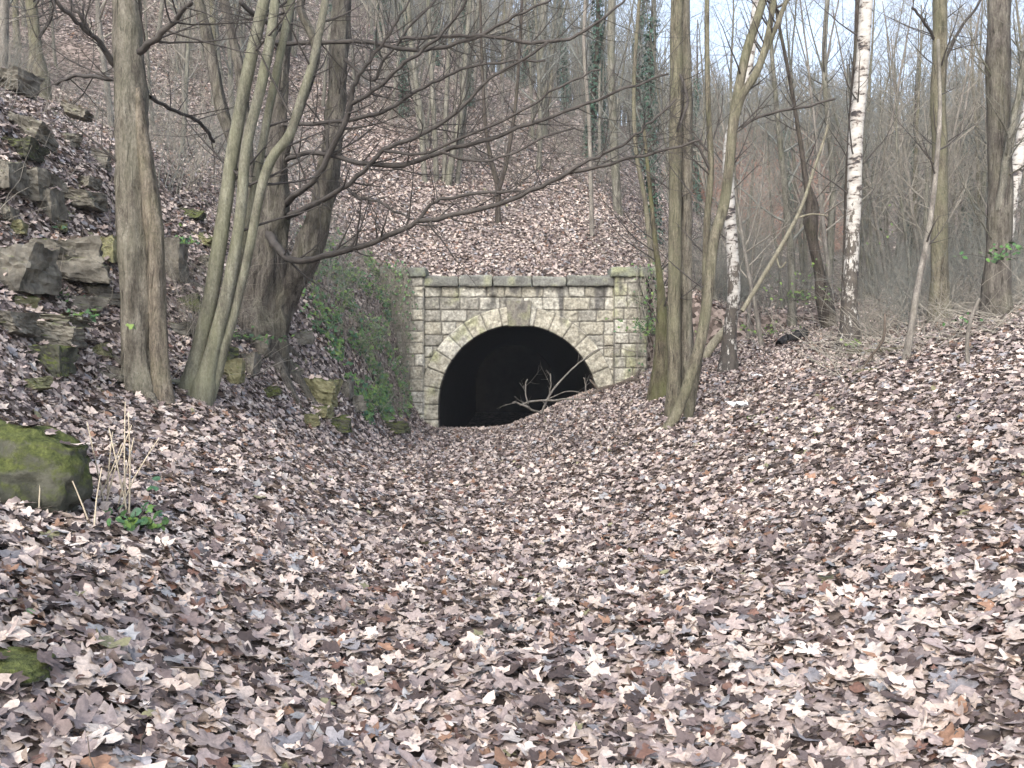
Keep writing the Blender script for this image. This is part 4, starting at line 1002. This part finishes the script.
def wood_proto(name, kind, h, r, seed, tmat):
    random.seed(seed)
    root = empty(name, (0, 0, -500), 'tree', 'tree'); tr = MB(); cr = MB(); iv = MB()
    nst = 1 if kind != 'clump' else 3
    for s in range(nst):
        d = Vector((random.uniform(-.18, .18), random.uniform(-.18, .18), 1)).normalized(); p = Vector((random.uniform(-.2, .2)*(nst > 1), random.uniform(-.2, .2)*(nst > 1), -.4))
        pts = [p.copy()]; rad = [r*1.3]; n = 11
        rr = r*(1 if nst == 1 else random.uniform(.55, .8)); rad = [rr*1.35]
        for i in range(n):
            d = (d+rv(.07)+Vector((0, 0, .05))).normalized(); pts.append(pts[-1]+d*h/n); rad.append(rr*(1-.82*(i+1)/n))
        tube(tr, pts, rad, 8, 2, .06)
        nb = 17 if nst == 1 else 9
        for j in range(nb):
            t = (.22+.76*(j+random.random())/nb)*n; i = min(n-1, int(t)); q = pts[i].lerp(pts[i+1], t-i)
            a = random.uniform(0, 6.28); nd = Vector((math.cos(a), math.sin(a), random.uniform(.35, 1.5)))
            grow(cr, q, nd, h*random.uniform(.14, .30)*(1.25-.6*t/n), max(.012, rad[i]*.42), 2, .07, .15, 6, None, .8, .0045)
        if kind == 'ivy':
            for _ in range(1500):
                t = random.uniform(0, .72)*n; i = int(t); q = pts[i].lerp(pts[i+1], t-i); a = random.uniform(0, 6.28)
                bulge = rad[i]+.04+.22*max(0, mn.noise(Vector((a, t*1.4, seed))))+random.random()*.12
                u = Vector((math.cos(a), math.sin(a), 0)); leaf(iv, q+u*bulge, u+Vector((0, 0, .6)), random.uniform(.05, .10), IVY5, [(.04, .085, .055), (.055, .115, .075), (.04, .09, .065)])
    tr.build('trunk', M[tmat], root); cr.build('crown', M['twig_pale'] if kind == 'pale' else M['twig_mid'], root)
    if iv.v: iv.build('ivy', M['ivy'], root, smooth=False)
    return root

PRO = [wood_proto('woodland_tree', 'plain', 11, .11, 101, 'bark_far'), wood_proto('woodland_tree', 'plain', 13, .14, 102, 'bark_olive'),
       wood_proto('woodland_tree', 'pale', 10, .08, 103, 'bark_pale'), wood_proto('woodland_tree', 'pale', 9, .065, 104, 'bark_far'),
       wood_proto('woodland_tree', 'clump', 10, .11, 105, 'bark_far'), wood_proto('ivy_clad_tree', 'ivy', 12, .14, 106, 'bark_dark'),
       wood_proto('ivy_clad_tree', 'ivy', 10, .11, 107, 'bark_dark')]
LOOK = ['bare grey brown tree', 'bare olive barked tree', 'slim pale bare tree', 'spindly bare tree', 'bare tree of several stems', 'tall tree wrapped in dark ivy', 'ivy wrapped tree']
used = [False]*len(PRO)
def place(k, px, Y, sc, label, group):
    p = onground(px, Y); p.z -= .1
    rz = random.uniform(0, 6.28)
    if not used[k]:
        used[k] = True; o = PRO[k]; o.location = p; o.rotation_euler = (0, 0, rz); o.scale = (sc,)*3; o['label'] = label; o['group'] = group; return o
    return dup(PRO[k], p, rz, sc, label, group)

random.seed(77)
# ivy-clad trees one can point to
for k, px, Y, sc, lab in [(5, 587, 34, .95, 'ivy wrapped tree above the parapet left of the thick pale trunk'), (6, 652, 27, 1.0, 'bushy ivy clad tree directly above the right pier'),
                          (5, 640, 40, 1.1, 'tall ivy clad tree rising behind the slender slope tree'), (6, 402, 33, .9, 'ivy clad tree left of the pale stem clump'),
                          (6, 566, 48, 1.1, 'ivy clad tree far up the hill above the keystone'), (5, 520, 56, 1.0, 'small looking ivy clad tree near the hill crest'), (6, 604, 36, .8, 'low ivy clad tree just right of the ivy wrapped slope tree'), (5, 330, 50, 1.0, 'ivy clad tree seen between the stems of the gnarled tree'), (6, 438, 50, 1.1, 'ivy clad tree far behind the pale stem clump'), (5, 700, 40, .8, 'ivy clad tree behind the bent sapling'), (6, 792, 44, .9, 'ivy clad tree in the wood behind the knotted tree'), (5, 905, 30, .6, 'ivy clad tree behind the curved pale sapling'), (6, 968, 34, .9, 'ivy clad tree between the two big right hand trunks'),
                          (5, 375, 44, 1.0, 'ivy clad tree high on the hill behind the gnarled tree'), (6, 470, 38, .9, 'ivy clad tree behind the pale stem clump')]:
    place(k, px, Y, sc, lab, 'ivy clad trees on the hillside')
def scatter(n, px0, px1, Y0, Y1, area, kinds, smin=.7, smax=1.15):
    for i in range(n):
        k = random.choice(kinds); u = (i+random.random())/n
        px = px0+(px1-px0)*((u*7.13) % 1.0+random.uniform(-.03, .03)); Y = Y0+(Y1-Y0)*u
        place(k, px, Y, random.uniform(smin, smax), LOOK[k]+' '+area[0], area[1])
scatter(40, 190, 640, 29, 44, ('on the hillside above the tunnel', 'bare trees on the hillside above the tunnel'), [0, 2, 3, 3, 4, 2])
scatter(36, 230, 700, 44, 66, ('high on the hill behind the tunnel', 'bare trees high on the hill'), [0, 1, 2, 3, 4], .8, 1.25)
scatter(14, -20, 260, 19, 32, ('at the top of the left bank', 'bare trees at the top of the left bank'), [0, 1, 2, 3], .7, 1.0)
scatter(20, -60, 240, 32, 52, ('on the hill behind the left bank', 'bare trees on the hill behind the left bank'), [0, 1, 2, 4], .8, 1.2)
scatter(34, 690, 1060, 19, 30, ('in the wood right of the portal', 'bare trees in the wood right of the portal'), [3, 3, 2, 0, 4], .55, .95)
scatter(44, 850, 1080, 24, 44, ('deeper in the wood on the right', 'bare trees deeper in the right hand wood'), [0, 1, 2, 3, 4], .6, 1.0)
scatter(30, 700, 1080, 48, 85, ('on the far hill beyond the wood', 'bare trees on the far hill'), [0, 1, 2, 4], .6, 1.0)

# bare shrubs: sprays of thin stems
def shrub_proto(seed, h, n, mat):
    random.seed(seed); mb = MB()
    for _ in range(n):
        a = random.uniform(0, 6.28); r = random.random()*.35
        grow(mb, (math.cos(a)*r, math.sin(a)*r, -.1), (math.cos(a)*.45, math.sin(a)*.45, random.uniform(.6, 1.6)), h*random.uniform(.5, 1.1), .007, 2, -.01, .2, 4, None, .7, .0026)
    return mb.build('bare_shrub', M[mat])
SP = [shrub_proto(1, 1.7, 16, 'twig_mid'), shrub_proto(2, 2.4, 14, 'twig_pale'), shrub_proto(3, 1.3, 18, 'twig_pale'), shrub_proto(4, 2.8, 12, 'twig_mid')]
sused = [False]*4
def shrubs(n, px0, px1, Y0, Y1, area, group, s0=.7, s1=1.3, kinds=(0, 1, 2, 3), avoid=None):
    for i in range(n):
        k = random.choice(kinds); px = random.uniform(px0, px1); Y = random.uniform(Y0, Y1)
        p = onground(px, Y)
        if avoid and avoid(px, Y): continue
        if not sused[k]: o = SP[k]; sused[k] = True
        else: o = SP[k].copy(); C.objects.link(o)
        s = random.uniform(s0, s1); o.location = p; o.rotation_euler = (0, 0, random.uniform(0, 6.28)); o.scale = (s,)*3
        tag(o, ['grey twiggy bare shrub', 'tall pale bare shrub', 'low pale bare shrub', 'tall grey bare shrub'][k]+' '+area, 'shrub', group)
random.seed(5)
shrubs(90, 180, 640, 28, 50, 'on the hillside above the tunnel', 'bare shrubs above the tunnel')
shrubs(40, -10, 340, 14, 26, 'on the upper left bank', 'bare shrubs on the upper left bank')
shrubs(84, 690, 1050, 16.5, 32, 'in the wood right of the portal', 'bare shrubs in the right hand wood', avoid=lambda a, y: a < 870 and y < 21.5)
shrubs(50, 700, 1060, 34, 60, 'on the slope beyond the wood', 'bare shrubs beyond the wood', 1.0, 1.8)
shrubs(3, 185, 230, 10.6, 11.6, 'between split tree and leaning stems', 'bare shrubs between the left trees', .5, .8, kinds=(1, 2))
shrubs(12, 660, 760, 21, 26, 'behind the right end of the portal', 'bare shrubs behind the portal end')
shrubs(22, 860, 1040, 14.5, 18, 'among the saplings at the right edge', 'bare shrubs among the right saplings', .5, .9)

def brush():
    random.seed(8); mb = MB()
    for _ in range(900):      # fallen twigs and dead stems on the right, under the saplings
        px = random.uniform(830, 1060); Y = random.uniform(11.8, 20); p = onground(px, Y)
        d = Vector((random.uniform(-1, 1), random.uniform(-1, 1), random.uniform(.0, .5))); L = random.uniform(.3, 1.4)
        pts = [p+Vector((0, 0, .02))]; d.normalize()
        for k in range(4): d = (d+rv(.2)).normalized(); pts.append(pts[-1]+d*L/4)
        r = random.uniform(.003, .009); tube(mb, pts, [r, r, r*.8, r*.6, r*.4], 3)
    for _ in range(1500):     # bracken and twigs carpeting the wood floor
        px = random.uniform(680, 1060); Y = random.uniform(19, 45); p = onground(px, Y)
        d = Vector((random.uniform(-1, 1), random.uniform(-1, 1), random.uniform(.1, 1.5))); L = random.uniform(.4, 1.5); d.normalize(); pts = [p]
        for k in range(4): d = (d+rv(.3)+Vector((0, 0, -.1))).normalized(); pts.append(pts[-1]+d*L/4)
        r = random.uniform(.005, .012); tube(mb, pts, [r, r, r*.8, r*.6, r*.4], 3)
    o = mb.build('brushwood', M['twig_pale']); tag(o, 'tangle of fallen twigs and dead stems covering the right hand wood floor', 'brushwood', kind='stuff')
    mb = MB()
    for _ in range(1100):
        Y = random.uniform(23, 50); px = random.uniform(180, 680); p = onground(px, Y)
        d = Vector((random.uniform(-1, 1), random.uniform(-1, 1), random.uniform(.2, 2))).normalized(); L = random.uniform(.3, 1.3); pts = [p]
        if mn.noise(Vector((p.x*.25, p.y*.2, 0))) < -.02 and Y < 30: continue
        for k in range(4): d = (d+rv(.3)).normalized(); pts.append(pts[-1]+d*L/4)
        r = random.uniform(.004, .010); tube(mb, pts, [r, r, r*.8, r*.6, r*.4], 3)
    for _ in range(500):
        Y = random.uniform(9, 19); x = random.uniform(-8, -3.2); p = Vector((x, Y, hz(x, Y)))
        d = Vector((random.uniform(-1, 1), random.uniform(-1, 1), random.uniform(-.1, 1))).normalized(); L = random.uniform(.2, .9); pts = [p]
        for k in range(4): d = (d+rv(.3)).normalized(); pts.append(pts[-1]+d*L/4)
        r = random.uniform(.002, .006); tube(mb, pts, [r, r, r*.8, r*.6, r*.4], 3)
    o = mb.build('brushwood', M['twig_pale']); tag(o, 'scattered dead stems and twigs over the hillside and left bank', 'brushwood', kind='stuff')
    mb = MB()
    for _ in range(2600):
        px = random.uniform(676, 860); Y = random.uniform(46, 82); p = onground(px, Y); pts = [p]
        d = Vector((random.uniform(-1, 1), random.uniform(-1, 1), random.uniform(.3, 1.6))).normalized(); L = random.uniform(.7, 1.7)
        for k in range(3): d = (d+rv(.3)+Vector((0, 0, -.2))).normalized(); pts.append(pts[-1]+d*L/3)
        tube(mb, pts, [.035, .035, .03, .015], 3)
    o = mb.build('bracken', flat('dead_bracken', (.30, .18, .135), .9, 3, .3)); tag(o, 'rusty dead bracken on the far hillside under the sky', 'bracken', kind='stuff')
    mb = MB()
    for _ in range(3400):      # distant wood closing the view
        Y = random.uniform(66, 125); px = random.uniform(-80, 1100); p = onground(px, Y); h = random.uniform(5, 10)*(1 if px < 640 else .7); r = random.uniform(.03, .09)
        d = Vector((random.uniform(-.12, .12), 0, 1)); q = p+d*h
        tube(mb, [p, p.lerp(q, .5)+rv(.2), q], [r, r*.7, r*.2], 3)
        for _k in range(15):
            b = p.lerp(q, random.uniform(.2, .95)); e = b+Vector((random.uniform(-1.6, 1.6), random.uniform(-1, 1), random.uniform(.2, 1.6)))
            tube(mb, [b, e], [.03, .008], 3)
    o = mb.build('distant_woodland', M['bark_far']); tag(o, 'far off bare woodland closing the view over the hills', 'woodland', kind='stuff')
brush()

def haze():
    m = bpy.data.materials.new('haze'); m.use_nodes = True; nt = m.node_tree; nt.nodes.clear()
    o = nt.nodes.new('ShaderNodeOutputMaterial'); v = nt.nodes.new('ShaderNodeVolumePrincipled'); v.inputs['Color'].default_value = (.88, .93, 1, 1); v.inputs['Density'].default_value = HAZE
    nt.links.new(v.outputs[0], o.inputs['Volume'])
    mb = MB(); x0, x1, y0, y1, z0, z1 = -130, 150, -30, 240, -4, 95
    mb.add([(x0,y0,z0),(x1,y0,z0),(x1,y1,z0),(x0,y1,z0),(x0,y0,z1),(x1,y0,z1),(x1,y1,z1),(x0,y1,z1)], [(0,3,2,1),(4,5,6,7),(0,1,5,4),(1,2,6,5),(2,3,7,6),(3,0,4,7)])
    ob = mb.build('haze', m, smooth=False); tag(ob, 'pale winter haze thinning the far trees', 'haze', kind='stuff')
HAZE = .0008
haze()
# ------------------------------------------------------------------ light, sky, camera
w = bpy.data.worlds.new('World'); bpy.context.scene.world = w; w.use_nodes = True
nt = w.node_tree; nt.nodes.clear()
out = nt.nodes.new('ShaderNodeOutputWorld'); bg = nt.nodes.new('ShaderNodeBackground'); sky = nt.nodes.new('ShaderNodeTexSky')
sky.sky_type = 'NISHITA'; sky.sun_disc = False; EL, AZ = math.radians(38), math.radians(200)
sky.sun_elevation = EL; sky.sun_rotation = AZ; sky.air_density = 1.0; sky.dust_density = 3.0; sky.ozone_density = 1.0
hs = nt.nodes.new('ShaderNodeHueSaturation'); hs.inputs['Saturation'].default_value = .68
nt.links.new(sky.outputs[0], hs.inputs['Color']); nt.links.new(hs.outputs[0], bg.inputs[0]); bg.inputs[1].default_value = .15
nt.links.new(bg.outputs[0], out.inputs[0])
L = bpy.data.lights.new('sun', 'SUN'); L.energy = .5; L.angle = math.radians(40); L.color = (1, .99, .975)
so = link(bpy.data.objects.new('sun', L))
# blender's sky rotation is clockwise from +Y
sd = Vector((math.sin(AZ)*math.cos(EL), math.cos(AZ)*math.cos(EL), math.sin(EL)))
so.rotation_euler = sd.to_track_quat('Z', 'Y').to_euler(); so.location = (0, 0, 30)

cam = bpy.data.cameras.new('camera'); co = link(bpy.data.objects.new('camera', cam))
cam.sensor_width = 36; cam.lens = F/1024*36; cam.shift_y = -19/1024; cam.clip_end = 1000; cam.clip_start = .05
co.location = (0, 0, EYE); co.rotation_euler = (math.radians(90), 0, 0)
sc = bpy.context.scene; sc.camera = co
sc.view_settings.view_transform = 'Standard'; sc.view_settings.look = 'None'; sc.view_settings.gamma = 1; sc.view_settings.use_curve_mapping = False
sc.view_settings.exposure = 1.55
sc.cycles.use_adaptive_sampling = True; sc.cycles.adaptive_threshold = .02
sc.cycles.max_bounces = 5; sc.cycles.diffuse_bounces = 3; sc.cycles.glossy_bounces = 2
